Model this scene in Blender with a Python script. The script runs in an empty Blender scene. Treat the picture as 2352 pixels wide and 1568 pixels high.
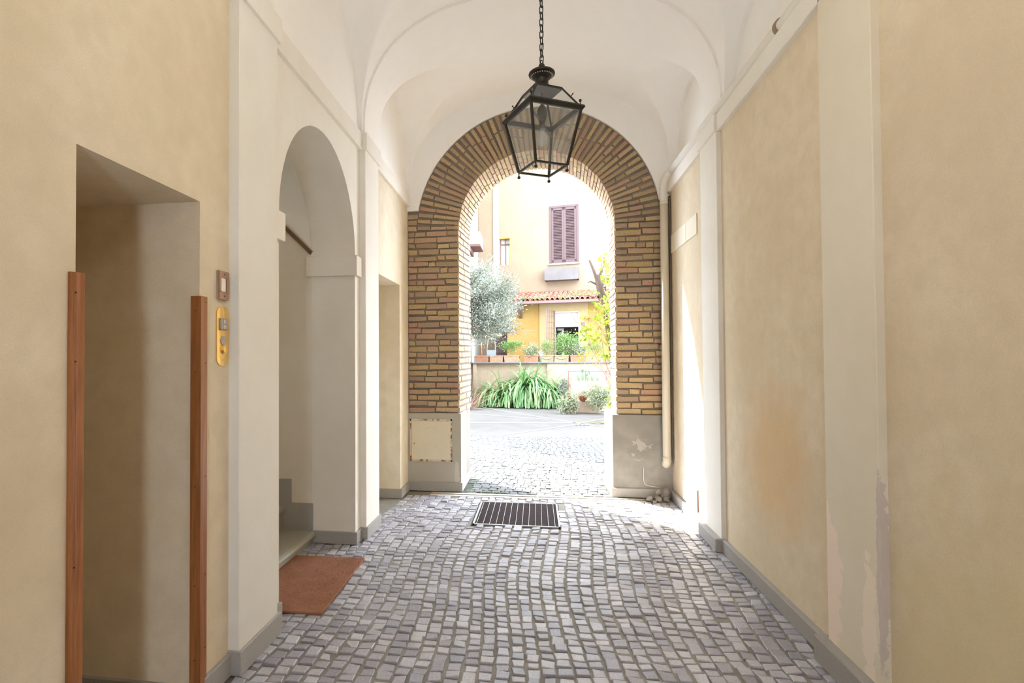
import bpy, math, random
import numpy as np
from mathutils import Vector, Matrix
random.seed(7); rng = np.random.default_rng(7)
PI = math.pi
scene = bpy.context.scene
COL = scene.collection

# ------------------------------------------------------------------ camera
F_PX, PHI, CX, CY, PITCH, ROLL = 1239.992, 8.7818, 1039.3342, 802.7586, 1.0339, -0.3177
ph, th, ro = map(math.radians, (PHI, PITCH, ROLL))
F0 = Vector((-math.sin(ph), math.cos(ph), 0)); R0 = Vector((math.cos(ph), math.sin(ph), 0)); Z0 = Vector((0, 0, 1))
Fw = F0*math.cos(th) + Z0*math.sin(th); U0 = -F0*math.sin(th) + Z0*math.cos(th)
Rw = R0*math.cos(ro) + U0*math.sin(ro); Uw = -R0*math.sin(ro) + U0*math.cos(ro)
cam = bpy.data.cameras.new('camera'); camo = bpy.data.objects.new('camera', cam); COL.objects.link(camo)
M = Matrix.Identity(4)
for i in range(3):
    M[i][0] = Rw[i]; M[i][1] = Uw[i]; M[i][2] = -Fw[i]
M[0][3], M[1][3], M[2][3] = 0, 0, 1.5
camo.matrix_world = M
cam.sensor_fit = 'HORIZONTAL'; cam.sensor_width = 36; cam.lens = F_PX/2352*36
cam.shift_x = (1176 - CX)/2352; cam.shift_y = (CY - 784)/2352
cam.clip_start = 0.05; cam.clip_end = 300
scene.camera = camo

# ------------------------------------------------------------------ world, sun, exposure
world = bpy.data.worlds.new('sky'); scene.world = world; world.use_nodes = True
bg = world.node_tree.nodes['Background']
bg.inputs['Color'].default_value = (0.74, 0.85, 1.0, 1)
bg.inputs['Strength'].default_value = 3.2
sun = bpy.data.lights.new('sun', 'SUN'); suno = bpy.data.objects.new('sun', sun); COL.objects.link(suno)
sun.energy = 6.0; sun.angle = math.radians(1.2); sun.color = (1.0, 0.97, 0.95)
suno.rotation_euler = Vector((1.16, -1.0, -1.41)).to_track_quat('-Z', 'Y').to_euler()
suno.location = (-10, 14, 12)
vs = scene.view_settings
vs.view_transform = 'Standard'; vs.look = 'None'; vs.gamma = 1; vs.use_curve_mapping = False
vs.exposure = 2.60
scene.cycles.max_bounces = 16; scene.cycles.diffuse_bounces = 10; scene.cycles.transparent_max_bounces = 16

# ------------------------------------------------------------------ helpers
def tag(o, label=None, cat=None, group=None, kind=None):
    if label: o['label'] = label
    if cat: o['category'] = cat
    if group: o['group'] = group
    if kind: o['kind'] = kind
    return o

def empty(name, loc=(0, 0, 0), rz=0, label=None, cat=None, group=None, kind=None):
    o = bpy.data.objects.new(name, None); COL.objects.link(o)
    o.location = loc; o.rotation_euler = (0, 0, rz); o.empty_display_size = 0.05
    return tag(o, label, cat, group, kind)

def copy_tree(o, parent=None):
    c = o.copy(); COL.objects.link(c); c.parent = parent
    for ch in list(o.children): copy_tree(ch, c)
    return c

class MB:
    def __init__(s): s.v = []; s.f = []
    def add(s, vs_, fs):
        n = len(s.v); s.v += [tuple(map(float, p)) for p in vs_]; s.f += [tuple(n+i for i in f) for f in fs]; return s
    def box(s, x0, x1, y0, y1, z0, z1):
        return s.add([(x0,y0,z0),(x1,y0,z0),(x1,y1,z0),(x0,y1,z0),(x0,y0,z1),(x1,y0,z1),(x1,y1,z1),(x0,y1,z1)],
                     [(0,3,2,1),(4,5,6,7),(0,1,5,4),(1,2,6,5),(2,3,7,6),(3,0,4,7)])
    def bbox(s, x0, x1, y0, y1, z0, z1, b=0.004):
        # box with chamfered edges (24 verts)
        X = (x0, x1); Y = (y0, y1); Z = (z0, z1); vs_ = []; idx = {}
        for i in (0, 1):
            for j in (0, 1):
                for k in (0, 1):
                    sx, sy, sz = (1-2*i), (1-2*j), (1-2*k)
                    idx[i,j,k,'x'] = len(vs_); vs_.append((X[i], Y[j]+sy*b, Z[k]+sz*b))
                    idx[i,j,k,'y'] = len(vs_); vs_.append((X[i]+sx*b, Y[j], Z[k]+sz*b))
                    idx[i,j,k,'z'] = len(vs_); vs_.append((X[i]+sx*b, Y[j]+sy*b, Z[k]))
        fs = []
        for a in (0, 1):
            o = [(0,0),(1,0),(1,1),(0,1)]
            fx = [idx[a,j,k,'x'] for j, k in o]; fy = [idx[j,a,k,'y'] for j, k in o]; fz = [idx[j,k,a,'z'] for j, k in o]
            fs.append(tuple(fx if a else fx[::-1])); fs.append(tuple(fy[::-1] if a else fy)); fs.append(tuple(fz if a else fz[::-1]))
        for a in (0, 1):
            for c in (0, 1):
                q1 = (idx[a,c,0,'x'], idx[a,c,1,'x'], idx[a,c,1,'y'], idx[a,c,0,'y'])
                q2 = (idx[a,0,c,'x'], idx[a,1,c,'x'], idx[a,1,c,'z'], idx[a,0,c,'z'])
                q3 = (idx[0,a,c,'y'], idx[1,a,c,'y'], idx[1,a,c,'z'], idx[0,a,c,'z'])
                fs += [q1 if (a+c) % 2 else q1[::-1], q2[::-1] if (a+c) % 2 else q2, q3 if (a+c) % 2 else q3[::-1]]
                for e in (0, 1):
                    t = (idx[a,c,e,'x'], idx[a,c,e,'y'], idx[a,c,e,'z'])
                    fs.append(t if (a+c+e) % 2 == 1 else t[::-1])
        return s.add(vs_, fs)
    def hexa(s, p):  # 8 corners, order like box
        return s.add(p, [(0,3,2,1),(4,5,6,7),(0,1,5,4),(1,2,6,5),(2,3,7,6),(3,0,4,7)])
    def prism(s, poly, ax, a, b):
        # poly: 2D list in the plane perpendicular to ax ('x': (y,z); 'y': (x,z); 'z': (x,y))
        def P(p, t):
            return {'x': (t, p[0], p[1]), 'y': (p[0], t, p[1]), 'z': (p[0], p[1], t)}[ax]
        n = len(poly)
        vs_ = [P(p, a) for p in poly] + [P(p, b) for p in poly]
        return s.add(vs_, [tuple(range(n))[::-1], tuple(range(n, 2*n))] + [(i, (i+1) % n, n+(i+1) % n, n+i) for i in range(n)])
    def tube(s, pts, r, n=10, cap=True):
        pts = [Vector(p) for p in pts]; rs = r if isinstance(r, (list, tuple)) else [r]*len(pts)
        base = len(s.v); up = None
        for i, p in enumerate(pts):
            d = (pts[min(i+1, len(pts)-1)] - pts[max(i-1, 0)]).normalized()
            if up is None: up = Vector((0, 0, 1)) if abs(d.z) < .9 else Vector((1, 0, 0))
            a = d.cross(up).normalized(); up = a.cross(d).normalized()
            for k in range(n):
                t = 2*PI*k/n; q = p + (a*math.cos(t) + up*math.sin(t))*rs[i]
                s.v.append(tuple(q))
        for i in range(len(pts)-1):
            for k in range(n):
                a0 = base+i*n+k; a1 = base+i*n+(k+1) % n
                s.f.append((a0, a1, a1+n, a0+n))
        if cap:
            s.f.append(tuple(base+k for k in range(n))[::-1]); s.f.append(tuple(base+(len(pts)-1)*n+k for k in range(n)))
        return s
    def lathe(s, prof, c=(0, 0, 0), n=24):
        base = len(s.v)
        for r, z in prof:
            for k in range(n):
                t = 2*PI*k/n; s.v.append((c[0]+r*math.cos(t), c[1]+r*math.sin(t), c[2]+z))
        for i in range(len(prof)-1):
            for k in range(n):
                a0 = base+i*n+k; a1 = base+i*n+(k+1) % n
                s.f.append((a0, a1, a1+n, a0+n))
        s.f.append(tuple(base+k for k in range(n))[::-1]); s.f.append(tuple(base+(len(prof)-1)*n+k for k in range(n)))
        return s
    def ball(s, c, r, n=12, m=8):
        return s.lathe([(max(1e-4, r*math.sin(PI*i/m)), -r*math.cos(PI*i/m)) for i in range(m+1)], c, n)
    def rod(s, a, b, w, h=None):
        # square bar between two points
        a = Vector(a); b = Vector(b); d = (b-a).normalized(); h = h or w
        up = Vector((0, 0, 1)) if abs(d.z) < .95 else Vector((1, 0, 0))
        x = d.cross(up).normalized()*w/2; y = x.cross(d).normalized()*h/2
        return s.hexa([a-x-y, a+x-y, b+x-y, b-x-y, a-x+y, a+x+y, b+x+y, b-x+y])
    def build(s, name, mat, parent=None, smooth=False, loc=None):
        me = bpy.data.meshes.new(name); me.from_pydata(s.v, [], s.f); me.update()
        me.validate()
        o = bpy.data.objects.new(name, me); COL.objects.link(o)
        if mat: me.materials.append(mat)
        if parent: o.parent = parent
        if loc: o.location = loc
        if smooth:
            me.shade_smooth()
        return o

def np_build(name, V, Fc, mat, parent=None, smooth=False):
    me = bpy.data.meshes.new(name); me.from_pydata(V.tolist() if hasattr(V, 'tolist') else V, [], Fc.tolist() if hasattr(Fc, 'tolist') else Fc); me.update()
    o = bpy.data.objects.new(name, me); COL.objects.link(o)
    if mat: me.materials.append(mat)
    if parent: o.parent = parent
    if smooth: me.shade_smooth()
    return o

def recalc(o):
    import bmesh
    bm = bmesh.new(); bm.from_mesh(o.data); bmesh.ops.recalc_face_normals(bm, faces=bm.faces); bm.to_mesh(o.data); bm.free(); return o

# ------------------------------------------------------------------ materials
def mat_new(name):
    m = bpy.data.materials.new(name); m.use_nodes = True; nt = m.node_tree
    return m, nt, nt.nodes['Principled BSDF']

def N(nt, typ, **kw):
    n = nt.nodes.new(typ)
    for k, v in kw.items(): setattr(n, k, v)
    return n

def noise(nt, co, scale, detail=4, rough=.55, dist=0.0):
    n = N(nt, 'ShaderNodeTexNoise'); n.inputs['Scale'].default_value = scale; n.inputs['Detail'].default_value = detail
    n.inputs['Roughness'].default_value = rough; n.inputs['Distortion'].default_value = dist
    nt.links.new(co, n.inputs['Vector']); return n.outputs['Fac']

def ramp(nt, fac, stops):
    r = N(nt, 'ShaderNodeValToRGB'); nt.links.new(fac, r.inputs['Fac'])
    el = r.color_ramp.elements
    while len(el) > 1: el.remove(el[-1])
    for i, (p, c) in enumerate(stops):
        e = el[0] if i == 0 else el.new(p)
        e.position = p; e.color = (*c, 1) if len(c) == 3 else c
    return r.outputs['Color']

def mixc(nt, fac, a, b, mode='MIX'):
    m = N(nt, 'ShaderNodeMix', data_type='RGBA', blend_type=mode)
    for inp, v in ((m.inputs[0], fac), (m.inputs[6], a), (m.inputs[7], b)):
        if isinstance(v, bpy.types.NodeSocket): nt.links.new(v, inp)
        elif isinstance(v, (int, float)): inp.default_value = v
        else: inp.default_value = (*v, 1)
    return m.outputs[2]

def mth(nt, op, a, b=None, clamp=False):
    m = N(nt, 'ShaderNodeMath', operation=op, use_clamp=clamp)
    for i, v in enumerate((a, b)):
        if v is None: continue
        if isinstance(v, bpy.types.NodeSocket): nt.links.new(v, m.inputs[i])
        else: m.inputs[i].default_value = v
    return m.outputs[0]

def bump(nt, h, bsdf, strength=.3, dist=.01):
    b = N(nt, 'ShaderNodeBump'); b.inputs['Strength'].default_value = strength; b.inputs['Distance'].default_value = dist
    nt.links.new(h, b.inputs['Height']); nt.links.new(b.outputs[0], bsdf.inputs['Normal'])

def coords(nt, scale=(1, 1, 1)):
    t = N(nt, 'ShaderNodeTexCoord'); mp = N(nt, 'ShaderNodeMapping'); mp.inputs['Scale'].default_value = scale
    nt.links.new(t.outputs['Object'], mp.inputs['Vector']); return mp.outputs['Vector'], t.outputs['Object']

def smask(nt, v, lo, hi):
    m = N(nt, 'ShaderNodeMapRange', interpolation_type='SMOOTHSTEP')
    nt.links.new(v, m.inputs[0]); m.inputs[1].default_value = lo; m.inputs[2].default_value = hi
    return m.outputs[0]

def plaster(name, c1, c2, grain=0.25, gscale=260, stain=None, rough=.9, patch=None, streak=0.0):
    m, nt, b = mat_new(name); co, raw = coords(nt)
    big = noise(nt, co, 1.3, 3, .6, .4)
    col = mixc(nt, smask(nt, big, .38, .64), c1, c2)
    med = noise(nt, co, 9, 4, .6)
    col = mixc(nt, mth(nt, 'MULTIPLY', smask(nt, med, .35, .7), .45 if grain > .1 else .12), col, tuple(x*.88 for x in c2))
    if streak:
        sc, _ = coords(nt, (9, 9, .5)); st = noise(nt, sc, 2.2, 3, .6)
        col = mixc(nt, mth(nt, 'MULTIPLY', smask(nt, st, .45, .75), streak), col, tuple(x*.8 for x in c2))
    if stain:
        # stain: (centre, radius vec, colour, amount) worn / damp blotches with their own shape
        for (c, r, sc_, am) in stain:
            mp = N(nt, 'ShaderNodeMapping'); mp.vector_type = 'POINT'
            mp.inputs['Location'].default_value = [-c[i]/r[i] for i in range(3)]; mp.inputs['Scale'].default_value = [1/x for x in r]
            nt.links.new(raw, mp.inputs['Vector'])
            ln = N(nt, 'ShaderNodeVectorMath', operation='LENGTH'); nt.links.new(mp.outputs[0], ln.inputs[0])
            w = mth(nt, 'ADD', ln.outputs['Value'], mth(nt, 'MULTIPLY', noise(nt, co, 3.5, 5, .6), 1.1))
            k = mth(nt, 'SUBTRACT', 1.0, smask(nt, w, .9, 1.65))
            col = mixc(nt, mth(nt, 'MULTIPLY', k, am), col, sc_)
    if patch:
        for (c, r, pc, th_) in patch:
            mp = N(nt, 'ShaderNodeMapping')
            mp.inputs['Location'].default_value = [-c[i]/r[i] for i in range(3)]; mp.inputs['Scale'].default_value = [1/x for x in r]
            nt.links.new(raw, mp.inputs['Vector'])
            ln = N(nt, 'ShaderNodeVectorMath', operation='LENGTH'); nt.links.new(mp.outputs[0], ln.inputs[0])
            w = mth(nt, 'ADD', ln.outputs['Value'], mth(nt, 'MULTIPLY', noise(nt, co, 11, 6, .65, .5), 1.6))
            k = mth(nt, 'SUBTRACT', 1.0, smask(nt, w, th_, th_+.03))
            col = mixc(nt, k, col, pc)
    g = noise(nt, co, gscale, 2, .7)
    col = mixc(nt, mth(nt, 'MULTIPLY', smask(nt, g, .3, .75), grain), col, tuple(x*.62 for x in c2))
    nt.links.new(col, b.inputs['Base Color']); b.inputs['Roughness'].default_value = rough
    h = mth(nt, 'ADD', mth(nt, 'MULTIPLY', g, grain*1.6), mth(nt, 'MULTIPLY', noise(nt, co, 26, 4, .6), .8))
    bump(nt, h, b, .3, .004)
    return m

def flat(name, c, rough=.6, metal=0, var=.15, vscale=30, bumps=0.0):
    m, nt, b = mat_new(name); co, raw = coords(nt)
    n1 = noise(nt, co, vscale, 4)
    col = mixc(nt, mth(nt, 'MULTIPLY', smask(nt, n1, .35, .7), var*2), c, tuple(x*.7 for x in c))
    nt.links.new(col, b.inputs['Base Color']); b.inputs['Roughness'].default_value = rough; b.inputs['Metallic'].default_value = metal
    if bumps: bump(nt, n1, b, bumps, .004)
    return m

def island(name, stops, rough=.8, fine=120, fineamt=.35, bumps=.3, spec=None, tint=None):
    m, nt, b = mat_new(name); co, raw = coords(nt)
    g = N(nt, 'ShaderNodeNewGeometry'); r = g.outputs['Random Per Island']
    col = ramp(nt, r, stops)
    if tint:
        wn = N(nt, 'ShaderNodeTexWhiteNoise', noise_dimensions='1D'); nt.links.new(mth(nt, 'MULTIPLY', r, 91.7), wn.inputs['W'])
        col = mixc(nt, mth(nt, 'MULTIPLY', wn.outputs['Value'], .6), col, tint, 'MULTIPLY')
    n1 = noise(nt, co, fine, 3, .7)
    col = mixc(nt, mth(nt, 'MULTIPLY', smask(nt, n1, .4, .8), fineamt), col, (.12, .10, .085))
    nt.links.new(col, b.inputs['Base Color']); b.inputs['Roughness'].default_value = rough
    if bumps: bump(nt, noise(nt, co, fine*.5, 4, .7), b, bumps, .006)
    return m

def leafmat(name, c1, c2, c3=None, trans=.35):
    m, nt, b = mat_new(name)
    g = N(nt, 'ShaderNodeNewGeometry')
    st = [(0, c1), (.6, c2)] + ([(1, c3)] if c3 else [])
    col = ramp(nt, g.outputs['Random Per Island'], st)
    nt.links.new(col, b.inputs['Base Color']); b.inputs['Roughness'].default_value = .5
    tr = N(nt, 'ShaderNodeBsdfTranslucent'); nt.links.new(col, tr.inputs['Color'])
    mx = N(nt, 'ShaderNodeMixShader'); mx.inputs[0].default_value = trans
    nt.links.new(b.outputs[0], mx.inputs[1]); nt.links.new(tr.outputs[0], mx.inputs[2])
    nt.links.new(mx.outputs[0], nt.nodes['Material Output'].inputs['Surface'])
    return m

def wood(name, c1, c2):
    m, nt, b = mat_new(name); co, raw = coords(nt, (60, 60, 2.5))
    n1 = noise(nt, co, 1.0, 5, .65, .6)
    col = mixc(nt, smask(nt, n1, .3, .7), c1, c2)
    nt.links.new(col, b.inputs['Base Color']); b.inputs['Roughness'].default_value = .38
    return m

def glassmat(name, haze=.12):
    m, nt, b = mat_new(name); nt.nodes.remove(b)
    tr = N(nt, 'ShaderNodeBsdfTransparent'); tr.inputs[0].default_value = (.93, .95, .95, 1)
    gl = N(nt, 'ShaderNodeBsdfGlossy'); gl.inputs['Roughness'].default_value = .06
    lw_ = N(nt, 'ShaderNodeLayerWeight'); lw_.inputs['Blend'].default_value = .5
    fac = mth(nt, 'ADD', mth(nt, 'MULTIPLY', mth(nt, 'POWER', lw_.outputs['Facing'], 4.0), .55), .05)
    m1 = N(nt, 'ShaderNodeMixShader'); nt.links.new(fac, m1.inputs[0]); nt.links.new(tr.outputs[0], m1.inputs[1]); nt.links.new(gl.outputs[0], m1.inputs[2])
    df = N(nt, 'ShaderNodeBsdfTranslucent'); df.inputs[0].default_value = (.75, .77, .8, 1)
    d2 = N(nt, 'ShaderNodeBsdfDiffuse'); d2.inputs[0].default_value = (.75, .77, .8, 1)
    md = N(nt, 'ShaderNodeMixShader'); md.inputs[0].default_value = .5; nt.links.new(df.outputs[0], md.inputs[1]); nt.links.new(d2.outputs[0], md.inputs[2])
    m2 = N(nt, 'ShaderNodeMixShader'); m2.inputs[0].default_value = haze
    nt.links.new(m1.outputs[0], m2.inputs[1]); nt.links.new(md.outputs[0], m2.inputs[2])
    nt.links.new(m2.outputs[0], nt.nodes['Material Output'].inputs['Surface'])
    return m

MT = {}
MT['ochre'] = plaster('ochre_plaster', (.78, .67, .50), (.725, .61, .43), .30,
    stain=[((1.44, 3.6, .85), (1, .55, .55), (.74, .50, .25), .7), ((1.44, 1.9, .35), (1, .8, .8), (.66, .55, .28), .6),
           ((1.44, 2.1, 2.4), (1, .6, .7), (.62, .50, .36), .4), ((-1.465, 1.0, 1.1), (1, .5, 1.0), (.60, .48, .30), .5)])
MT['ochre_far'] = plaster('ochre_far', (.77, .69, .54), (.72, .62, .45), .22)
MT['cream'] = plaster('cream_paint', (.82, .79, .72), (.79, .75, .67), .04, 120, rough=.75)
MT['pilaster'] = plaster('pilaster_warm_lit_paint', (.76, .69, .56), (.72, .65, .51), .04, 120, rough=.7,  # warmer than the left pilaster: bounced light put into the paint tone
    patch=[((1.405, 2.90, .42), (.5, .13, .45), (.86, .72, .60), 1.6), ((1.405, 2.58, .35), (.5, .07, .40), (.84, .73, .60), 1.5), ((1.405, 2.50, .6), (.05, .03, .55), (.60, .52, .46), 1.6)])
MT['pilaster_l'] = plaster('pilaster_left_paint', (.80, .775, .71), (.77, .74, .66), .04, 120, rough=.65)
MT['vault'] = plaster('vault_white', (.885, .865, .83), (.87, .85, .81), .02, 100, rough=.8)
MT['jamb'] = plaster('jamb_cream', (.74, .69, .60), (.70, .64, .54), .04, 120, rough=.7)
MT['greycem'] = plaster('grey_render', (.36, .34, .30), (.24, .225, .20), .12, 150,
    patch=[((1.1, 6.09, .55), (.35, 9, .5), (.37, .35, .31), .95)])
MT['greycem_l'] = plaster('grey_render_left', (.47, .45, .38), (.42, .39, .32), .08, 150,
    patch=[((-.90, 6.09, .22), (.07, 9, .3), (.58, .54, .48), 1.15)])
MT['stone'] = island('peperino_stone', [(0, (.34, .325, .30)), (1, (.40, .385, .36))], .8, 240, .5, .25)
MT['stairstone'] = island('stair_stone', [(0, (.33, .32, .25)), (1, (.36, .34, .27))], .8, 300, .4, .2)
MT['cobble'] = island('cobble_basalt', [(0, (.30, .30, .35)), (.35, (.39, .39, .44)), (.7, (.47, .47, .52)), (1, (.56, .56, .60))], .4, 90, .35, .45, tint=(.85, .82, .78))
MT['joint'] = plaster('joint_sand', (.34, .32, .28), (.22, .205, .18), .4, 120)
MT['ycobble'] = island('courtyard_cobble', [(0, (.088, .085, .085)), (.5, (.108, .106, .104)), (1, (.128, .126, .124))], .8, 60, .25, .3)
MT['yjoint'] = plaster('courtyard_joint', (.055, .052, .045), (.045, .05, .03), .4, 90)
MT['yard'] = plaster('courtyard_paving', (.090, .078, .066), (.074, .064, .055), .3, 45)
MT['yline'] = flat('travertine_line', (.240, .230, .216), .8)
MT['brick'] = island('old_roman_brick', [(0, (.38, .27, .18)), (.2, (.45, .33, .19)), (.45, (.50, .37, .19)), (.6, (.50, .35, .22)), (.72, (.46, .28, .19)), (.85, (.36, .27, .19)), (1, (.54, .42, .23))], .9, 55, .42, .6, tint=(.8, .76, .7))
MT['mortar'] = plaster('brick_mortar', (.30, .25, .19), (.19, .155, .12), .5, 90)
MT['iron'] = flat('dark_iron', (.035, .032, .026), .45, .6, .2, 60)
MT['glass'] = glassmat('lantern_glass', .09)
MT['clear'] = glassmat('bulb_glass', .25)
MT['woodtrim'] = wood('varnished_wood', (.38, .15, .05), (.23, .075, .02))
MT['brass'] = flat('brass', (.86, .60, .22), .3, .85, .06, 12)
MT['brown_plastic'] = flat('brown_plate', (.40, .24, .15), .45, .3, .2, 20)
MT['whiteglow'] = flat('white_lens', (.92, .88, .84), .3)
MT['chrome'] = flat('grey_metal', (.42, .40, .40), .3, .7, .1, 40)
MT['pipe'] = flat('pipe_paint', (.76, .69, .55), .45, 0, .06, 6)
MT['pipe_white'] = flat('pipe_paint_white', (.80, .76, .68), .45, 0, .05, 6)
MT['cable'] = flat('grey_cable', (.20, .17, .13), .7, 0, .3, 20)
MT['panel'] = flat('cream_cover', (.80, .72, .56), .5, 0, .05, 5)
MT['coir'] = island('coir_fibre', [(0, (.25, .10, .05)), (.5, (.38, .165, .085)), (1, (.50, .26, .145))], .95, 14, .35, 0)
MT['coirbase'] = flat('coir_base', (.32, .14, .075), .95, 0, .35, 9)
MT['steel'] = flat('galvanised_steel', (.50, .50, .48), .5, .5, .2, 20)
MT['darkpit'] = flat('dark_pit', (.03, .026, .028), .9)
MT['drain'] = flat('drain_stone', (.50, .46, .40), .7, 0, .25, 14)
MT['terracotta'] = flat('terracotta', (.261, .118, .063), .85, 0, .35, 12)
MT['terracotta_pale'] = flat('terracotta_pale', (.278, .169, .102), .85, 0, .45, 10)
MT['terracotta_moss'] = flat('terracotta_moss', (.211, .169, .093), .85, 0, .45, 10)
MT['orangepot'] = flat('orange_clay', (.393, .119, .042), .8, 0, .15, 12)
MT['soil'] = flat('soil', (.12, .08, .05), .95)
MT['facade'] = plaster('facade_cream_yellow', (.209, .154, .099), (.200, .144, .089), .05, 40, rough=.9)
MT['facade_pale'] = plaster('facade_pale', (.276, .246, .192), (.268, .237, .179), .05, 40)
MT['annex'] = plaster('annex_ochre', (.284, .180, .051), (.266, .155, .037), .08, 30, streak=.35)
MT['annex_pale'] = plaster('annex_pale', (.314, .229, .114), (.295, .205, .090), .06, 30, streak=.3)
MT['terrace'] = plaster('terrace_render', (.309, .236, .163), (.258, .191, .123), .12, 30, streak=.5)
MT['concrete'] = plaster('planter_concrete', (.129, .114, .106), (.112, .098, .090), .1, 30, streak=.6)
MT['shutter'] = flat('shutter_brown', (0.070, 0.035, 0.032), .6, 0, .1, 9)
MT['marble'] = flat('marble_sill', (.504, .491, .466), .5)
MT['orange_reveal'] = flat('orange_reveal', (.640, .304, .032), .85)
MT['tile'] = island('roof_tile', [(0, (.236, .080, .046)), (.5, (.278, .110, .067)), (1, (.303, .152, .102))], .85, 20, .2, .2)
MT['gutter'] = flat('gutter_brown', (.144, .082, .072), .5, 0, .1, 5)
MT['blind'] = flat('roller_blind', (.390, .369, .295), .6, 0, .08, 20)
MT['roomdark'] = flat('room_dark', (.10, .09, .085), .9)
MT['winglass'] = flat('frosted_pane', (.408, .396, .348), .3, 0, .05, 3)
MT['rust'] = flat('rusty_rail', (.146, .067, .056), .8, 0, .2, 30)
MT['olive'] = leafmat('olive_leaf', (.10, .115, .065), (.20, .215, .165), (.34, .34, .28), .25)
MT['olivebark'] = flat('olive_bark', (.154, .126, .098), .9, 0, .3, 30)
MT['fern'] = leafmat('fern_frond', (.060, .150, .040), (.125, .235, .075), (.27, .36, .13), .3)
MT['shrub'] = leafmat('shrub_leaf', (.095, .190, .053), (.168, .274, .074), (.295, .359, .127), .35)
MT['varieg'] = leafmat('variegated_leaf', (.118, .170, .066), (.274, .292, .170), (.377, .368, .274), .3)
MT['yleaf'] = leafmat('yellow_leaf', (.127, .221, .016), (.295, .326, .021), (.411, .326, .021), .4)
MT['redleaf'] = leafmat('fallen_leaf', (.385, .175, .035), (.434, .336, .042), (.210, .175, .035), .3)
MT['cactus'] = flat('cactus_green', (.130, .234, .098), .6, 0, .2, 20)
MT['twig'] = flat('twig', (.238, .140, .091), .9, 0, .2, 30)
MT['deadwood'] = flat('dead_wood', (.084, .052, .035), .95, 0, .35, 20)
MT['rubble'] = plaster('rubble_stone', (.300, .276, .240), (.240, .216, .186), .25, 60)
MT['weed'] = leafmat('weed', (.098, .238, .035), (.210, .336, .056), None, .3)
MT['alu'] = flat('aluminium', (.385, .364, .350), .4, .4, .1, 10)
MT['bluegrey'] = flat('blue_grey_tread', (.252, .294, .322), .6)

# ------------------------------------------------------------------ setting
WL, WR = -1.465, 1.44          # wall faces
PL, PR = -1.41, 1.405          # pilaster faces
E = 6.114                      # courtyard-end wall face
SP = 3.405                     # springing height of the vaults
BACKY = -1.6

def arch_pts(c, r, zs, ry, n=28):   # half ellipse points left->right
    return [(c - r*math.cos(PI*i/n), zs + ry*math.sin(PI*i/n)) for i in range(n+1)]

# left wall, three stretches in one mesh
wl = MB()
poly = [(BACKY, 0), (1.53, 0), (1.53, 2.205), (2.18, 2.205), (2.18, 0), (2.86, 0), (2.86, 5.0), (BACKY, 5.0)]
wl.prism(poly, 'x', WL-1.15, WL)
poly = [(2.86, 0), (2.92, 0), (2.92, 2.35)] + [(y, z) for y, z in arch_pts(3.586, .666, 2.35, .745)][1:] + [(4.252, 2.35), (4.252, 0), (4.30, 0), (4.30, 5.0), (2.86, 5.0)]
wl.prism(poly, 'x', WL-.375, WL)
poly = [(4.258, 0), (4.861, 0), (4.861, 2.315), (5.72, 2.315), (5.72, 0), (E+.3, 0), (E+.3, 5.0), (4.258, 5.0)]
o = wl.build('wall_left', MT['ochre'], None); recalc(o); tag(o, 'rough ochre plaster wall on the left, holding the lift recess', kind='structure')
wl2 = MB(); wl2.prism(poly, 'x', WL-1.6, WL)
o = wl2.build('wall_left_far', MT['ochre_far'], None); recalc(o); tag(o, kind='structure')
# smooth cream skin of the stair arch bay
sk = MB(); poly = [(2.78, 0), (2.92, 0), (2.92, 2.35)] + arch_pts(3.586, .666, 2.35, .745)[1:] + [(4.252, 2.35), (4.252, 0), (4.38, 0), (4.38, 3.3), (2.78, 3.3)]
sk.prism(poly, 'x', WL-.001, WL+.002)
jm = MB(); jm.box(WL-.375, WL+.001, 4.246, 4.262, 0, 2.40)
jm.box(WL-1.6, WL-.377, 4.250, 4.262, 0, 4.6)
o = sk.build('wall_left_skin', MT['cream']); recalc(o); tag(o, kind='structure')
jo = jm.build('stair_side_wall', MT['jamb']); tag(jo, kind='structure')
# arch intrados skin
ai = MB(); ap = arch_pts(3.586, .664, 2.35, .743, 40)
for (a, b) in zip(ap, ap[1:]):
    ai.add([(WL-.376, a[0], a[1]), (WL+.001, a[0], a[1]), (WL+.001, b[0], b[1]), (WL-.376, b[0], b[1])], [(0, 1, 2, 3)])
o = ai.build('arch_soffit', MT['jamb'], jo, True)
# lift recess and far recess back panels are the wall solids' own notches; close their backs
rb = MB(); rb.box(WL-1.20, WL-1.15, 1.4, 2.3, 0, 2.4); rb.box(WL-1.65, WL-1.6, 4.7, 5.8, 0, 2.5)
o = rb.build('recess_back', MT['ochre']); tag(o, kind='structure')

# right wall: solid up to the cornice, the lunette wall above sits back
wr = MB(); wr.box(WR, WR+.5, BACKY, E+.3, 0, 3.40); wr.box(1.50, WR+.5, BACKY, E+.3, 3.40, 5.0)
o = wr.build('wall_right', MT['ochre']); tag(o, 'ochre plaster wall on the right with damp ochre stains', kind='structure')
lun = MB(); lun.box(WL-.002, WL+.001, 2.42, E, 3.41, 5.0); lun.box(1.499, 1.501, 2.4, E, 3.405, 5.0); lun.box(WR-.001, 1.50, BACKY, E, 3.398, 3.402)
o = lun.build('wall_lunettes', MT['vault']); tag(o, kind='structure')

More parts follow.
